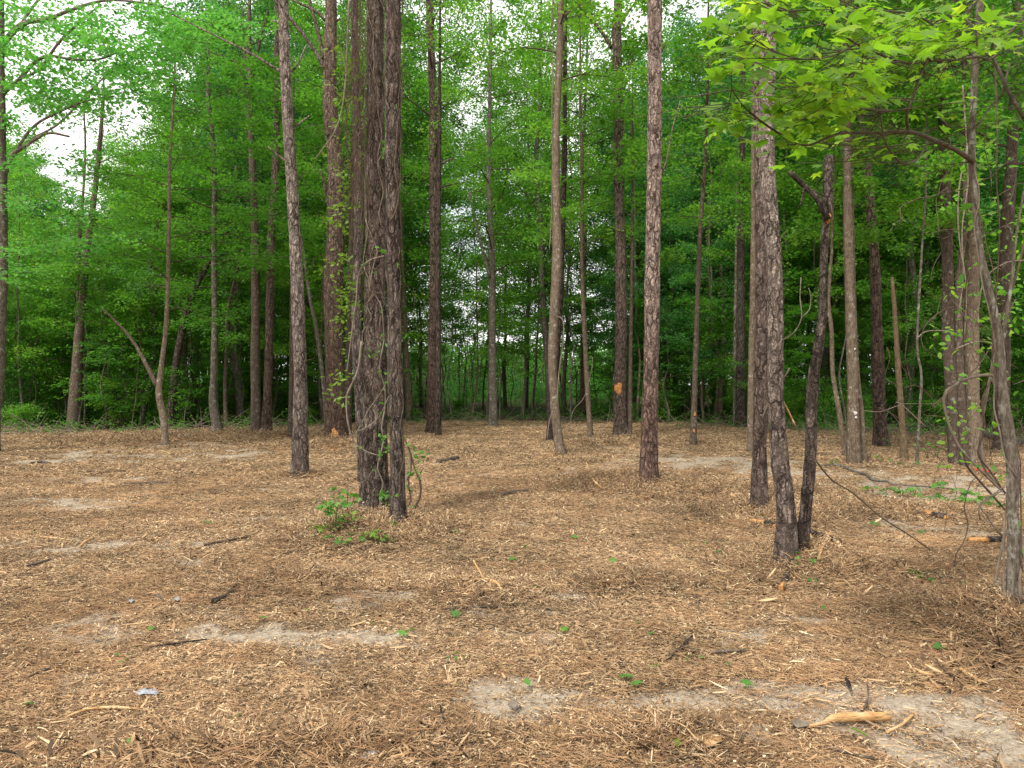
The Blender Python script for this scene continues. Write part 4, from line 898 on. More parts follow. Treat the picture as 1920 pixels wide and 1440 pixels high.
stick('stick', 'pale bent stick leaning at the snapped pine foot', 'stick', [(1512, 1018, 4, .1), (1526, 1030, 6, .04), (1532, 1056, 4)], 'tan', 1.)
for k in range(46):
    y = rng.uniform(4, 20); x = rng.uniform(-.66, .66) * y; px = 960 + x / y * F; py = 720 + (EYE - float(gh(x, y))) * F / y; a = rng.uniform(0, pi); ln = rng.uniform(.15, .5) / y * F
    dx, dy = math.cos(a) * ln / 2, math.sin(a) * ln / 2 * (EYE / y); w_ = rng.uniform(.010, .022) / y * F
    stick('stick', 'thin broken stick lying among the litter', 'stick', [(px - dx, py - dy, w_ * .8), (px + rng.normal(0, ln * .04), py, w_), (px + dx, py + dy, w_ * .5)], ['brown', 'tan', 'pine_dark'][k % 3], 1. if k % 4 == 1 else None, group='thin broken sticks lying about the clearing', n=6)

# ragged heaps of torn slash: bark strips, needles and twigs thrown up at angles
rng = np.random.RandomState(717); mb = MB(); ms = MB()
for px, py, rx, ry, n in [(1290, 930, 130, 20, 420), (1090, 925, 70, 16, 160), (735, 1000, 90, 34, 260), (640, 1018, 60, 25, 130), (1440, 970, 60, 25, 110), (1640, 960, 90, 18, 150), (1540, 1070, 60, 22, 120), (1880, 1190, 60, 60, 260), (860, 1115, 60, 18, 110), (560, 1090, 60, 14, 80),
                          (1190, 838, 60, 8, 120), (640, 838, 50, 8, 80), (1170, 1100, 60, 12, 70), (300, 1420, 300, 30, 260), (760, 1410, 160, 40, 240), (1250, 1400, 90, 34, 180), (1660, 1090, 120, 26, 150), (1400, 1100, 80, 40, 120), (1820, 1240, 90, 60, 160), (450, 822, 80, 6, 60), (240, 835, 90, 8, 90), (1424, 958, 40, 10, 60), (1216, 912, 40, 8, 70), (562, 893, 30, 6, 40), (1480, 1052, 50, 14, 90), (740, 985, 60, 14, 120), (1052, 855, 40, 5, 40), (1340, 925, 90, 16, 200), (1130, 1090, 150, 20, 110), (420, 1060, 120, 16, 80), (980, 1000, 160, 16, 90)]:
    for k in range(n):
        p = at(px + rng.normal(0, .55) * rx, min(1436, max(808, py + rng.normal(0, .55) * ry))); p = p + [0, 0, rng.uniform(.01, .06)]; q = rng.rand(); sc_ = 1. if p[1] < 12 else 1.5
        if q < .45: chip(mb, p, rng.uniform(.05, .16) * sc_, rng.uniform(.006, .020) * sc_, .004, rng.uniform(0, 6.28), rng.normal(0, .45), rng.normal(0, .5), rng.beta(1.2, 1.6), 4)
        else: strand(ms, p, rng.uniform(.10, .28) * sc_, rng.uniform(.0016, .0035) * sc_, rng.uniform(0, 6.28), rng.normal(0, .45), rng.beta(1.2, 2.), .3)
mb.build('slash_litter', M['litter'], smooth=False, kind='stuff'); ms.build('slash_straw_litter', M['straw'], smooth=False, kind='stuff')

# ------------------------------------------------------------------ fallen leaves and scraps
SHEETS = {}
def leafmesh(kind, mat):
    kind0 = kind; kind = (kind, random.randint(0, 3))
    if (kind, mat) not in SHEETS:
        mb = MB(); shp = {'star': STAR, 'oval': OVAL}[kind0].copy(); q_ = np.random.RandomState(kind[1] * 7 + 1); shp[:, 0:2] += q_.normal(0, .025, (len(shp), 2)); shp = shp * [1, q_.uniform(.8, 1.1), q_.uniform(1., 2.6)]; shp[:, 2] += q_.normal(0, .03, len(shp)) - .12 * q_.rand() * shp[:, 0] ** 2
        leaves(mb, np.zeros((1, 3)), np.ones(1), np.array([[0, 0, 1.]]), np.zeros(1), .35 + .15 * kind[1], shp); SHEETS[(kind, mat)] = mb.mesh('leaf', M[mat], False)
    return SHEETS[(kind, mat)]
for px, py, sz, kd, mt in [(456, 1357, 26, 'oval', 'sprout'), (238, 1412, 18, 'star', 'sprout'), (590, 1380, 14, 'oval', 'sprout_yellow'), (62, 1336, 20, 'oval', 'sprout'), (374, 985, 26, 'star', 'sprout'), (580, 1156, 14, 'oval', 'sprout'), (485, 1171, 14, 'oval', 'sprout'),
                           (845, 1163, 18, 'star', 'sprout'), (750, 1194, 22, 'star', 'sprout'), (778, 1191, 14, 'oval', 'sprout'), (963, 1090, 18, 'star', 'sprout'), (970, 1056, 16, 'oval', 'sprout'), (986, 1032, 12, 'star', 'sprout'), (1077, 1016, 14, 'star', 'sprout'),
                           (1142, 1057, 18, 'star', 'sprout'), (1000, 1110, 14, 'star', 'leaf'), (1050, 1188, 18, 'star', 'leaf'), (1225, 1198, 18, 'star', 'sprout'), (1207, 1178, 12, 'oval', 'sprout'), (985, 1289, 24, 'oval', 'sprout'), (1182, 1280, 26, 'star', 'sprout'), (1190, 1291, 24, 'star', 'sprout'),
                           (1234, 1262, 16, 'oval', 'sprout_yellow'), (1628, 1402, 30, 'oval', 'sprout_yellow'), (1748, 1228, 24, 'oval', 'sprout'), (1762, 1208, 16, 'star', 'sprout'), (1434, 1061, 18, 'star', 'sprout'), (1352, 1040, 16, 'star', 'sprout'), (1392, 1290, 22, 'star', 'sprout'), (1365, 1262, 10, 'oval', 'sprout'),
                           (1544, 1146, 14, 'oval', 'sprout'), (1337, 985, 12, 'star', 'sprout'), (1630, 986, 18, 'star', 'sprout'), (1728, 1002, 20, 'star', 'sprout'), (1325, 1023, 8, 'oval', 'sprout'), (480, 1022, 9, 'star', 'sprout'), (1710, 1281, 10, 'oval', 'sprout_yellow'), (862, 1300, 10, 'oval', 'sprout_yellow')]:
    p = at(px, py); o = bpy.data.objects.new('fallen_leaf', leafmesh(kd, mt)); COL.objects.link(o); s = sz / F * p[1] * 1.05
    o.location = p + [0, 0, .045]; o.scale = (s * 1.2, s * 1.2, s * 1.2); o.rotation_euler = (rng.normal(.25, .25), rng.normal(0, .2), rng.uniform(0, 6.28))
    tag(o, 'green leaf lying on the brown litter of the clearing', 'leaf', 'green leaves fallen on the clearing')
def scrap(name, label, cat, px, py, w_, h_, mat, seed, lift=.03):
    r = np.random.RandomState(seed); p = at(px, py); W_, H_ = w_ / F * p[1], h_ * p[1] ** 2 / (F * EYE); mb = MB(); n, m = 12, 4; lift = lift + .02; V = [[0, 0, lift]]; Fq = []
    for i_ in range(1, m + 1):
        for j_ in range(n):
            a = 2 * pi * j_ / n; rr = i_ / m * (1 + (.25 * r.rand() if i_ == m else 0)); V.append([rr * W_ / 2 * math.cos(a), rr * H_ / 2 * math.sin(a), lift + r.normal(0, .006) - .01 * rr])
    T_ = [[0, 1 + j_, 1 + (j_ + 1) % n] for j_ in range(n)]
    Fq = [[1 + i_ * n + j_, 1 + (i_ + 1) * n + j_, 1 + (i_ + 1) * n + (j_ + 1) % n, 1 + i_ * n + (j_ + 1) % n] for i_ in range(m - 1) for j_ in range(n)]
    V = np.array(V); mb.add(V, np.array(T_)); k = 0; mb.Fs.append(np.array(Fq)); mb.A.append(np.full(len(Fq), .5))
    o = mb.build(name, M[mat]); o.location = p; tag(o, label, cat)
    sm = o.modifiers.new('thick', 'SOLIDIFY'); sm.thickness = .003
scrap('paper_scrap', 'crumpled white scrap lying on the litter at lower left', 'scrap', 276, 1312, 40, 9, 'paper', 1)
scrap('paper_scrap', 'tiny white scrap at the left, upper of the track', 'scrap', 247, 1135, 9, 4, 'paper', 2, .025)
scrap('paper_scrap', 'tiny grey-white scrap right of the other tiny scrap', 'scrap', 333, 1131, 10, 4, 'paper', 3, .025)
scrap('bark_flake', 'pale grey bark flake at the bottom edge left of centre', 'bark flake', 690, 1432, 30, 16, 'paper', 4)
scrap('bark_flake', 'brown bark flake on the sandy patch in the foreground', 'bark flake', 962, 1334, 18, 12, 'vine', 5)
scrap('bark_flake', 'orange wood flake at the bottom right of centre', 'wood flake', 1328, 1402, 44, 20, 'peeled', 6)
scrap('bark_flake', 'reddish bark flake left of the barkless log', 'bark flake', 1500, 1372, 34, 12, 'vine', 7)
scrap('red_tape', 'small red scrap of tape behind the near grey tree', 'tape', 1843, 888, 12, 5, 'red', 8, .05)

# ------------------------------------------------------------------ seedlings and sprouts
def sprout(name, label, px, py, h, n, leaf, mat, kd='star', spread_=.12, group=None, seed=1, stems=3, cat='seedling'):
    r = np.random.RandomState(seed); b = at(px, py); root = empty(name, b, label, cat, group); k = 0
    for s_ in range(stems):
        a = r.uniform(0, 6.28); tip = np.array([math.cos(a) * spread_ * r.rand() ** .5, math.sin(a) * spread_ * r.rand() ** .5, h * r.uniform(.6, 1)]); P = np.array([[0, 0, -.02], tip * [.3, .3, .5], tip])
        mb = MB(); addtube(mb, P, [.004, .003, .002], 5); mb.build('stem', M['twig'], root)
        for q in range(max(1, n // stems)):
            t = r.uniform(.25, 1); c = P[1] + (P[2] - P[1]) * t if t > .4 else P[1] * t * 2; an = r.uniform(0, 6.28)
            c = c + np.array([math.cos(an), math.sin(an), .1]) * r.uniform(.01, .05)
            o = bpy.data.objects.new('leaf', leafmesh(kd, mat)); COL.objects.link(o); o.parent = root; o.location = c; s = leaf * r.uniform(.6, 1.2); o.scale = (s, s, s); o.rotation_euler = (r.normal(0, .4), r.uniform(0, .6), an)
    return root
sprout('seedling', 'tallest leafy seedling left of the vine-wrapped pine foot', 628, 1008, .52, 40, .085, 'sprout', seed=1, spread_=.2, stems=5)
sprout('seedling', 'spreading yellow-green seedling at left of the seedling patch', 598, 1012, .22, 20, .08, 'sprout_yellow', seed=2, spread_=.18)
sprout('seedling', 'blue-green sprig arching at the top of the seedling patch', 650, 985, .40, 26, .085, 'sprout', seed=3, spread_=.2, stems=4)
sprout('seedling', 'bright yellow-green seedling in front of the vine-wrapped pine', 702, 1022, .17, 20, .08, 'sprout_yellow', seed=4, spread_=.1, stems=4)
sprout('seedling', 'leafy seedling between the tallest seedling and the thick trunk', 668, 1000, .25, 22, .08, 'sprout_yellow', seed=23, spread_=.2, stems=5)
sprout('seedling', 'low leafy seedling at the front of the seedling patch', 640, 1022, .14, 20, .075, 'sprout', seed=24, spread_=.2, stems=5)
sprout('seedling', 'small green seedling right of the bright yellow-green one', 726, 1026, .10, 6, .07, 'sprout', seed=5, spread_=.06)
sprout('seedling', 'tiny seedling at the foot of the narrower vine-wrapped stem', 742, 998, .12, 6, .06, 'sprout', seed=6, spread_=.06)
sprout('seedling', 'small grassy tuft in the litter right of the vine-wrapped pine', 846, 1005, .07, 6, .07, 'sprout', 'oval', seed=7, spread_=.08)
sprout('seedling', 'lime seedling at the bottom edge right of centre', 1246, 1396, .07, 7, .07, 'sprout_yellow', seed=8, spread_=.05)
sprout('seedling', 'green seedling by the splintered sticks at the front twin pines', 1515, 1066, .13, 9, .075, 'sprout', seed=9, spread_=.08)
sprout('seedling', 'low dark green sprig under the front twin pines', 1500, 1090, .06, 9, .055, 'sprout', 'oval', seed=10, spread_=.12, stems=4)
sprout('seedling', 'broad-leaved seedling pair in the litter at right', 1740, 1092, .08, 6, .11, 'sprout', 'oval', seed=11, spread_=.08)
sprout('seedling', 'single broad-leaved seedling right of the seedling pair', 1795, 1100, .06, 4, .12, 'sprout', 'oval', seed=12, spread_=.08)
for k, (px, py, h, n) in enumerate([(1637, 925, .16, 8), (1665, 928, .10, 7), (1690, 932, .16, 12), (1715, 930, .14, 12), (1740, 938, .12, 10), (1762, 936, .28, 14), (1785, 944, .14, 12), (1806, 938, .2, 12), (1828, 950, .16, 12), (1850, 948, .18, 14), (1872, 956, .14, 10), (1676, 922, .08, 8), (1910, 958, .22, 10)]):
    sprout('gum_sprout', 'bright green leafy sprout of the row along the sandy track', px, py, h, n, .10, 'sprout', seed=30 + k, spread_=.16, group='sprouts in a row along the sandy track at right', stems=4)
for k, (px, py, h, n) in enumerate([(1740, 862, .45, 14), (1755, 858, .35, 12), (1700, 880, .15, 8), (1660, 866, .18, 8), (1670, 842, .4, 9), (1730, 815, .8, 16), (1560, 872, .12, 6), (1628, 850, .2, 6), (1795, 850, .5, 12), (1780, 885, .2, 8)]):
    sprout('seedling', 'low leafy seedling among the trunks at the right edge of the clearing', px, py, h, n, .09, 'sprout' if k % 3 else 'leaf', seed=60 + k, spread_=.25, group='seedlings among the trunks at right', stems=5)
for k, (px, py) in enumerate([(240, 1245), (205, 1240), (640, 875), (575, 958), (905, 860), (1008, 855), (1018, 845), (1090, 850), (990, 875), (60, 1000), (700, 1170), (1290, 1240), (860, 1240), (300, 1190)]):
    sprout('seedling', 'tiny sprout scattered on the open clearing floor', px, py, .05, 4, .04, 'sprout', 'oval', seed=90 + k, spread_=.05, group='tiny sprouts on the open floor', stems=2)

# ------------------------------------------------------------------ climbing vines on the rugged pines
rng = np.random.RandomState(404)
def on(T, z): return np.array([np.interp(z, T['P'][:, 2], T['P'][:, 0]), np.interp(z, T['P'][:, 2], T['P'][:, 1]), z]) + T['org'], np.interp(z, T['P'][:, 2], T['R'])
def climb(T, z0, z1, a0, r, wand=.35, off=1.):
    P = []; a = a0; z = z0; st_ = .16
    while z < z1:
        c, R_ = on(T, z); P.append(c + np.array([math.cos(a), math.sin(a), 0]) * (R_ * 1.03 + r * off + abs(rng.normal(0, .008)))); a += rng.normal(0, wand) * .55; a = a0 + (a - a0) * .93; z += st_ * rng.uniform(.7, 1.3)
    return np.array(P)
G_V = 'climbing vines on the rugged pine cluster'
def vine(P, r, mat, label, group=G_V, leafs=0, name='vine', lsz=.07, lmat='sprout', taper=.5):
    P = np.asarray(P, float); org = P[0].copy(); Q, rr = resample(P - org, np.linspace(r, r * taper, len(P)), .07)
    root = empty(name, org, label, 'vine', group); mb = MB(); addtube(mb, Q, rr * (1 + .12 * np.sin(np.arange(len(rr)) * .9)), 6, cap=True); mb.build('stem', M[mat], root)
    for k in range(leafs):
        i_ = rng.randint(len(Q)); o = bpy.data.objects.new('leaf', leafmesh('oval' if k % 2 else 'star', lmat)); COL.objects.link(o); o.parent = root
        o.location = Q[i_] + rng.normal(0, .03, 3) + [0, -.03, 0]; s = lsz * rng.uniform(.6, 1.3); o.scale = (s, s, s); o.rotation_euler = (rng.uniform(.2, 1.3), rng.normal(0, .5), rng.uniform(0, 6.28))
    return root
for k in range(9):
    T = (A, A, B)[k % 3]; vine(climb(T, (.0, 2.6, 3.2, 1.2, 3.4, 2.8, 4., 2., .3)[k], (3.2, 8, 7, 4.4, 8, 8, 8, 6, 3.)[k], rng.uniform(-pi, 0), .008, .7), rng.uniform(.005, .010), ['vine', 'vine', 'vine_dark'][k % 3], 'grey-brown vine stem climbing the bark of the rugged pines', leafs=3)
YA = A['Y']
def vpx(pts, d): return np.array([W(p[0], p[1], d + (p[2] if len(p) > 2 else 0)) for p in pts])
for pts, r, mt, lab, lf in [
    ([(655, 0), (652, 60), (648, 150), (640, 210), (626, 250), (608, 275), (590, 300)], .012, 'vine', 'vine hanging in a long curve left of the vine-wrapped pine top', 4),
    ([(678, 640), (672, 690), (660, 720), (650, 745), (652, 790), (665, 830), (690, 848), (715, 855)], .014, 'vine', 'rope-like vine sagging below the left side of the vine-wrapped pine', 2),
    ([(720, 480), (690, 490), (672, 515), (668, 560), (660, 620), (655, 660), (650, 700)], .010, 'vine', 'thin vine looping out left of the rugged trunk at mid height', 4),
    ([(762, 900), (770, 880), (766, 845), (757, 820)], .012, 'vine', 'short vine rising right of the narrower rugged stem', 3),
    ([(757, 975), (775, 955), (788, 930), (787, 900), (778, 880), (770, 850), (757, 820)], .016, 'vine_dark', 'looping vine standing off right of the narrower rugged stem', 3),
    ([(757, 955), (770, 940), (766, 905), (772, 870), (768, 850)], .011, 'vine_dark', 'thin inner loop of vine right of the narrower rugged stem', 4),
    ([(724, 990, -.4), (740, 965, -.35), (752, 940, -.3), (762, 900, -.2), (757, 860, -.2)], .009, 'vine', 'vine slanting across the foot of the narrower rugged stem', 2),
    ([(600, 1005), (594, 980), (586, 955), (600, 932), (620, 920), (650, 918), (685, 900), (700, 880)], .006, 'vine', 'thin arching shoot above the seedlings left of the pine', 3),
    ([(690, 1000, -.4), (700, 975, -.3), (712, 950, -.25), (716, 930, -.2)], .005, 'vine', 'thin straight shoot before the thick rugged trunk', 0),
    ([(662, 820), (675, 800), (690, 770), (708, 745), (726, 715), (735, 690)], .007, 'vine', 'thin vine crossing the rugged trunk up to the right at hip height', 2),
    ([(672, 808), (690, 800), (712, 780), (728, 745), (738, 735), (750, 745)], .007, 'vine', 'vine crossing both rugged trunks at waist height', 2),
    ([(672, 520), (685, 508), (705, 503), (722, 490), (740, 495)], .008, 'vine_dark', 'dark vine crossing the rugged trunks above head height', 2),
    ([(683, 572), (696, 562), (704, 548), (716, 552), (735, 540)], .008, 'vine_dark', 'dark vine stub crossing the rugged trunk just above head height', 1)]:
    vine(vpx(pts, YA - .26), r, mt, lab, group=None, leafs=lf)
# hanging mat of dead fine vine left of the trunk, too fine to count
mb = MB(); fo = MB(); C = []
for k in range(250):
    px = rng.normal(673, 8) if k % 4 else rng.normal(712, 20); y0 = rng.uniform(-80, 340) if k % 4 else rng.uniform(-80, 760); ln = rng.uniform(60, 260) if k % 4 else rng.uniform(30, 100); d = YA + rng.uniform(-.3, .35) if k % 3 else YA - .34; pts = []
    q = px
    for t in np.linspace(0, 1, 6): pts.append(W(q, y0 + ln * t, d)); q += rng.normal(0, 9)
    addtube(mb, np.array(pts), rng.uniform(.0015, .0035), 3, cap=False)
for k in range(140):
    px = rng.normal(640, 22); y0 = rng.uniform(60, 760); pts = []; q = px; p_ = y0; a = rng.uniform(0, 6.28)
    for t in range(6): pts.append(W(q, p_, YA + rng.normal(.15, .1))); q += 9 * math.cos(a); p_ += 9 * math.sin(a); a += rng.normal(0, .6)
    addtube(mb, np.array(pts), rng.uniform(.002, .0035), 3, cap=False)
mb.build('vine_tangle', M['vine_dark'], kind='stuff')
for k in range(75):
    C.append(W(rng.normal(645, 17), rng.choice([rng.uniform(80, 420), rng.uniform(380, 760)]), YA + rng.normal(.1, .15)))
clumps(fo, rng, np.array(C), 7, .10, .5, .065, .8, OVAL); fo.build('vine_leaves_cover', M['sprout_yellow'], kind='stuff')
# creeping leaves on the rugged trunks
for k, (px, py) in enumerate([(718, 850), (722, 825), (722, 838), (715, 930), (728, 938), (735, 945), (720, 925), (780, 845), (790, 855), (770, 880), (782, 890), (735, 260), (722, 285), (740, 470), (715, 640), (700, 665), (720, 700)]):
    mb = MB(); c = np.array([W(px, py, YA - .36)]); n_ = 5
    o = empty('vine_sprig', c[0], 'small green leafy sprig clinging to the rugged pines', 'sprig', 'leafy sprigs on the rugged pines')
    for q in range(n_):
        lf_ = bpy.data.objects.new('leaf', leafmesh('star', 'sprout')); COL.objects.link(lf_); lf_.parent = o; lf_.location = rng.normal(0, .035, 3); s = .075 * rng.uniform(.7, 1.2); lf_.scale = (s, s, s); lf_.rotation_euler = (rng.uniform(.3, 1.2), rng.normal(0, .4), rng.uniform(0, 6.28))

# vines at the front twin pines and the right edge
for pts, d, r, mt, lab, lf in [
    ([(1444, 690), (1452, 715), (1462, 740), (1478, 770), (1492, 800)], 6.75, .009, 'peeled', 'pale dry stick caught across the front scaly pine', 0),
    ([(1480, 690), (1472, 705), (1458, 718), (1445, 740), (1436, 765), (1430, 785)], 6.75, .007, 'vine', 'thin vine bending round the front scaly pine from the right', 0),
    ([(1436, 770), (1446, 745), (1452, 728), (1440, 715)], 6.72, .006, 'vine', 'short twisted vine between the two front trunks', 0),
    ([(1452, 648), (1470, 636), (1490, 622), (1503, 595), (1500, 560), (1502, 520)], 6.9, .005, 'vine', 'thin vine sweeping up right from the front scaly pine', 0),
    ([(1503, 595), (1518, 580), (1520, 555), (1516, 540)], 6.9, .004, 'vine', 'thin forked end of the sweeping vine', 0),
    ([(1456, 1048), (1464, 1028), (1478, 1016), (1490, 1006), (1494, 985), (1494, 975)], 6.72, .008, 'vine', 'pale vine curling up at the foot of the front scaly pine', 0),
    ([(1528, 862), (1560, 900), (1600, 925), (1650, 968), (1700, 1000), (1750, 1035), (1790, 1068), (1812, 1090)], 7.2, .0075, 'twig', 'long thin dark rod slanting down to the litter at right', 0),
    ([(1872, 705), (1845, 703), (1822, 708), (1800, 714), (1792, 722), (1775, 732), (1769, 748), (1773, 775), (1784, 810), (1800, 840), (1825, 868), (1852, 895), (1880, 922)], 5.9, .011, 'vine', 'thick vine arching left from the near grey tree and down in a bow', 1),
    ([(1770, 745), (1775, 785), (1790, 820), (1806, 846), (1812, 872), (1835, 900), (1862, 930), (1888, 960)], 6.0, .011, 'vine_dark', 'dark vine running beside the bowed vine at the right edge', 0),
    ([(1868, 640), (1858, 700), (1848, 750), (1840, 800), (1838, 850), (1850, 885), (1880, 918)], 6.2, .013, 'vine', 'twisted rope vine hanging before the broad light-brown trunk', 0),
    ([(1862, 640), (1862, 700), (1842, 750), (1846, 800), (1834, 850), (1854, 880), (1885, 925)], 6.15, .010, 'vine_dark', 'second strand twisted round the rope vine', 0),
    ([(1926, 430), (1905, 520), (1882, 585), (1862, 640)], 5.9, .009, 'vine_dark', 'vine coming down from the upper right corner of the thicket', 2),
    ([(1926, 488), (1888, 492), (1858, 510), (1842, 535), (1836, 570), (1830, 612)], 5.8, .006, 'vine', 'thin vine arching over left beside the near grey tree', 0),
    ([(1905, 982), (1886, 998), (1878, 1030), (1868, 1075), (1864, 1105), (1845, 1135), (1835, 1165)], 5.25, .010, 'vine', 'vine leaving the near grey trunk and looping to its foot', 0),
    ([(1903, 1052), (1880, 1078), (1872, 1110), (1868, 1135), (1885, 1150)], 5.25, .008, 'vine', 'lower vine loop at the foot of the near grey tree', 0),
    ([(1872, 1088), (1862, 1120), (1866, 1150), (1876, 1170)], 5.2, .008, 'vine', 'short upright vine at the foot of the near grey tree', 0),
    ([(1838, 975), (1835, 960), (1836, 945), (1865, 925), (1890, 905)], 5.6, .006, 'vine', 'bent twig left of the near grey trunk at knee height', 0),
    ([(1884, 1010), (1862, 985), (1850, 965), (1838, 950), (1860, 930), (1880, 920)], 5.6, .007, 'vine', 'angular vine elbow left of the near grey trunk', 0),
    ([(1790, 1070), (1792, 1040), (1805, 1020), (1815, 985), (1808, 950), (1820, 905), (1830, 895)], 6.3, .005, 'vine_dark', 'thin curling vine standing left of the vine elbow', 0),
    ([(1792, 655), (1815, 645), (1840, 640), (1865, 645)], 6.4, .007, 'vine', 'short curved twig crossing the broad light-brown trunk', 1),
    ([(1718, 636), (1735, 622), (1765, 620), (1792, 625), (1805, 636)], 13.5, .010, 'vine', 'thin arch between the kinked sapling and the brown trunk', 1),
    ([(1735, 800), (1690, 758), (1680, 755)], 14, .010, 'vine', 'thin straight twig by the yellowish dead pole', 0),
    ([(1620, 770), (1650, 772), (1680, 762), (1700, 757), (1760, 758)], 15, .007, 'vine', 'fine wire-like vine strung between the trunks at right', 0),
    ([(1748, 762), (1830, 690), (1862, 640), (1905, 560)], 6.6, .006, 'vine_dark', 'thin vine crossing diagonally in the thicket at right', 0),
    ([(1862, 10), (1865, 110), (1870, 250), (1868, 330), (1874, 430), (1868, 560)], 5.6, .006, 'vine_dark', 'thin dark vine hanging straight down right of the near tree', 2),
    ([(1816, 270), (1800, 340), (1796, 400), (1800, 460), (1812, 540), (1808, 640)], 6.5, .007, 'vine', 'slender vine hanging before the narrow stem at right', 5),
    ([(1805, 160), (1812, 260), (1815, 340), (1804, 430), (1806, 520), (1796, 600)], 11.5, .012, 'vine', 'pale vine along the narrow brown stem at right', 6),
    ([(1044, 760), (1048, 700), (1056, 640), (1055, 600), (1040, 590), (1032, 560)], T9['Y'] - .2, .014, 'vine', 'curved vine swinging out right of the pale leaning tree', 0),
    ([(1036, 0), (1037, 90), (1035, 200), (1036, 300), (1034, 400), (1030, 470)], T9['Y'] - .1, .012, 'vine', 'thin vine running down beside the upper pale tree', 3),
    ([(1026, 822), (1030, 790), (1040, 762), (1044, 745)], T9['Y'] - .2, .012, 'vine', 'short vine rising from the litter to the pale leaning tree', 0),
    ([(1066, 810), (1075, 770), (1095, 745), (1108, 700), (1112, 670)], 21, .010, 'vine', 'thin vine between the pale leaning tree and the slender tan tree', 0)]:
    vine(vpx(pts, d), r, mt, lab, group=None, leafs=lf, taper=.75)

rng = np.random.RandomState(91)
for k in range(5): vine(climb(NEAR, (.05, .3, .9, 1.4, .1)[k], (1.6, 2.0, 3.2, 3.6, 1.0)[k], rng.uniform(-pi, 0), .006, 1.3), (.008, .006, .006, .005, .010)[k], ('vine', 'vine_dark')[k % 2], 'thin vine winding tightly round the nearest grey-barked tree', group='vines wound round the near grey tree', leafs=2)
# ragged rim: brush, low shoots and dead limbs where the clearing meets the wood
rng = np.random.RandomState(92); tw_ = MB(); fo = MB(); C = []
for k in range(900):
    u_ = rng.uniform(-.68, .68); y = float(edgef(u_ * 28, 28.)) + rng.normal(-.2, 1.1); x = u_ * y
    if rng.rand() < .35 and -.2 < u_ < .2: continue
    z = float(gh(x, y)); a = rng.uniform(0, 6.28); ln = rng.uniform(.3, 1.3); el = rng.uniform(0, 1.2) * rng.rand()
    p = np.array([x, y, z + rng.uniform(0, .12)]); q = p + ln * np.array([math.cos(a) * math.cos(el), math.sin(a) * math.cos(el), math.sin(el)])
    addtube(tw_, np.array([p, (p + q) / 2 + rng.normal(0, .06, 3), q]), [rng.uniform(.006, .022), .008, .004], 4, cap=False)
    if rng.rand() < .38: C.append(q); C.append((p + q) / 2 + [0, 0, .08])
tw_.build('brush_litter', M['vine'], kind='stuff'); clumps(fo, rng, np.array(C), 12, .20, .4, .075, .8); fo.build('rim_ground_cover', M['leaf'], smooth=False, kind='stuff')

# ------------------------------------------------------------------ bright lobed leaves of the nearest tree
rng = np.random.RandomState(808)
NB = NEAR['org']; d0 = NEAR['Y']
boughs = [[(1824, 302, 11, 0), (1790, 280, 9, -.25), (1750, 262, 8, -.5), (1705, 247, 7, -.7), (1640, 249, 5.5, -.9), (1575, 250, 5, -1.1), (1510, 273, 4.5, -1.2), (1460, 250, 4, -1.3), (1400, 205, 3.2, -1.4), (1372, 168, 2.5, -1.5)],
          [(1703, 248, 6, -.7), (1700, 215, 5.5, -.8), (1712, 180, 5.5, -.8), (1722, 150, 5.5, -.8), (1740, 110, 5.5, -.7), (1778, 65, 6, -.5), (1812, 25, 6, -.3), (1838, -10, 6, -.1)],
          [(1738, 114, 5.5, -.7), (1712, 118, 5, -.9), (1690, 116, 5, -1), (1650, 102, 4.5, -1.2), (1605, 82, 4, -1.4), (1575, 55, 3.5, -1.5), (1552, 0, 3, -1.6)],
          [(1742, 112, 4.5, -.7), (1790, 112, 4.5, -.6), (1830, 106, 4.5, -.4), (1862, 108, 5, -.2), (1895, 60, 5, -.1), (1930, 20, 5, 0)],
          [(1650, 212, 3, -1), (1655, 245, 3.5, -1), (1664, 275, 3.5, -1), (1690, 305, 3.5, -.9), (1718, 300, 3, -.8), (1740, 268, 3, -.6)],
          [(1700, 205, 3.5, -.8), (1665, 208, 3, -1), (1620, 204, 3, -1.2), (1570, 199, 2.5, -1.4), (1520, 170, 2.2, -1.6)],
          [(1705, 190, 3.5, -.8), (1650, 183, 3, -1.1), (1600, 185, 3, -1.3), (1550, 180, 2.5, -1.5), (1500, 150, 2, -1.7)],
          [(1690, 116, 3.5, -1), (1640, 120, 3, -1.3), (1590, 145, 3, -1.5), (1530, 155, 2.5, -1.7), (1440, 155, 2, -1.9)],
          [(1605, 82, 3.5, -1.4), (1560, 105, 3, -1.6), (1500, 110, 2.5, -1.8), (1440, 90, 2, -2), (1400, 60, 1.6, -2.1)],
          [(1575, 55, 3, -1.5), (1530, 40, 2.5, -1.7), (1480, 20, 2, -1.9), (1430, 5, 1.6, -2)],
          [(1778, 65, 4, -.5), (1720, 30, 3.5, -.9), (1660, 20, 3, -1.3), (1600, 15, 2.5, -1.6)],
          [(1786, 38, 4, -.5), (1800, 30, 4, -.8), (1828, 55, 4, -1), (1832, 85, 3, -1.1)],
          [(1892, 120, 4, .1), (1880, 170, 3.5, 0), (1850, 210, 3, -.1), (1835, 240, 2.5, -.2)]]
anchors = []
for bi, bp in enumerate(boughs):
    P = np.array([W(p[0], p[1], d0 + p[3]) - NB for p in bp]); Rr = np.array([p[2] * .5 / F * (d0 + p[3]) for p in bp]); Q, rr = resample(P, Rr, .05)
    mb = MB(); addtube(mb, Q, rr, 6, barkrough(.0015, 30, 5)); mb.build('bough', M['twig'], NEAR['root'])
    for i_ in range(0, len(Q), 2):
        if Q[i_][0] + NB[0] > 3.0 and bi in (0, 1): continue
        anchors.append((Q[i_], rr[i_]))
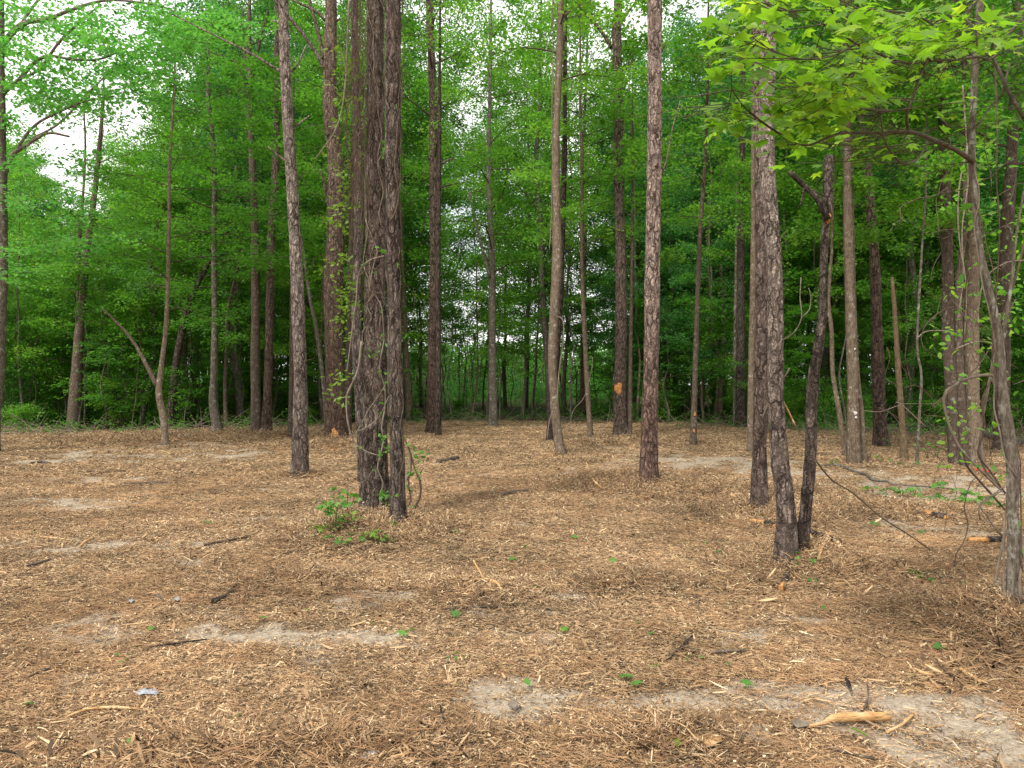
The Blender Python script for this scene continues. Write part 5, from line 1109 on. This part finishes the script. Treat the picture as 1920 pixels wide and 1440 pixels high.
tw = MB(); LC = []; LN = []; LA = []
for k in range(240):
    q, r_ = anchors[rng.randint(len(anchors))]
    a = rng.uniform(0, 6.28); ln = rng.uniform(.18, .5); dz = rng.normal(.02, .12) * ln
    if rng.rand() < .6: a = pi + rng.normal(0, 1.0)
    tip = q + np.array([math.cos(a) * ln, math.sin(a) * ln, dz]); mid = (q + tip) / 2 + rng.normal(0, .02, 3)
    addtube(tw, np.array([q, mid, tip]), [.0028, .002, .001], 4, cap=False)
    nl = rng.randint(5, 10)
    for t in np.linspace(.35, 1, nl):
        c = q + (tip - q) * t; side = rng.choice([-1, 1]); a2 = a + side * rng.uniform(.5, 1.3) * (1 - .7 * (t > .97)); pl = rng.uniform(.03, .07)
        e = c + np.array([math.cos(a2) * pl, math.sin(a2) * pl, rng.normal(-.01, .015)]); addtube(tw, np.array([c, e]), [.0012, .001], 3, cap=False)
        wp = e + NB; px_, py_ = 960 + wp[0] / wp[1] * F, 720 - (wp[2] - EYE) / wp[1] * F
        lim_ = 285 if px_ < 1540 else max(105, 285 - (px_ - 1540) * .95)
        if px_ < 1335 or (py_ > lim_ and rng.rand() < .88) or (px_ > 1740 and rng.rand() < .45): continue
        LC.append(e); LN.append([rng.normal(0, .5), rng.normal(-.35, .55), 1]); LA.append(a2)
for k in range(34):          # a few leaves hang lower at the far right and mid right
    px_, py_ = rng.choice([0, 1, 2]), 0; cx, cy_ = [(1805, 195), (1890, 235), (1880, 60)][px_]
    LC.append(W(cx + rng.normal(0, 22), cy_ + rng.normal(0, 16), d0 - .2) - NB); LN.append([rng.normal(0, .4), -.5, 1]); LA.append(rng.uniform(0, 6.28))
tw.build('twig', M['twig'], NEAR['root'], kind='stuff')
fo2 = MB(); C2 = []
for k in range(42):
    px_ = rng.choice([1790, 1850, 1890, 1905]) + rng.normal(0, 22); py_ = rng.uniform(300, 900); C2.append(W(min(px_, 1925), py_, d0 + rng.uniform(.3, 3.)) - NB)
clumps(fo2, rng, np.array(C2), 8, .12, .45, .055, .9, OVAL); fo2.build('foliage', M['leaf'], NEAR['root'], smooth=False, kind='stuff')
tg = MB()
for k in range(46):
    q = np.array([rng.uniform(1745, 1925), rng.uniform(330, 960)]); a = rng.uniform(0, 6.28); dd = d0 + rng.uniform(.2, 3.2); pts = []
    for t_ in range(9): pts.append(W(q[0], q[1], dd)); q = q + 20 * np.array([math.cos(a), math.sin(a)]); a += rng.normal(0, .45); dd += rng.normal(0, .05)
    addtube(tg, resample(np.array(pts), np.ones(9), .08)[0], rng.uniform(.0015, .004), 4, cap=False)
tg.build('vine_tangle', M['vine_dark'], kind='stuff')
order = rng.permutation(len(LC)); rest = MB()
for n_, i_ in enumerate(order):
    s = rng.uniform(.055, .115)
    if n_ < 300:
        o = bpy.data.objects.new('leaf', leafmesh('star', 'leaf_lime')); COL.objects.link(o); o.parent = NEAR['root']; o.location = LC[i_]; o.scale = (s, s, s)
        N_ = mathutils.Vector(LN[i_]).normalized(); h = mathutils.Vector((math.cos(LA[i_]), math.sin(LA[i_]), 0)); Tt = (h - N_ * h.dot(N_)).normalized(); B_ = N_.cross(Tt)
        o.rotation_euler = mathutils.Matrix(((Tt.x, B_.x, N_.x), (Tt.y, B_.y, N_.y), (Tt.z, B_.z, N_.z))).to_euler()
    else: leaves(rest, np.array([LC[i_]]), np.array([s]), np.array([LN[i_]]), np.array([LA[i_]]), rng.rand(), STAR)
if rest.V: rest.build('leaf_mass', M['leaf_lime'], NEAR['root'], smooth=False, kind='stuff')
print('LEAVES', len(LC), 'OBJ', len(bpy.data.objects), 'TRIS', sum(len(m.loops) - 2 * len(m.polygons) for m in bpy.data.meshes))
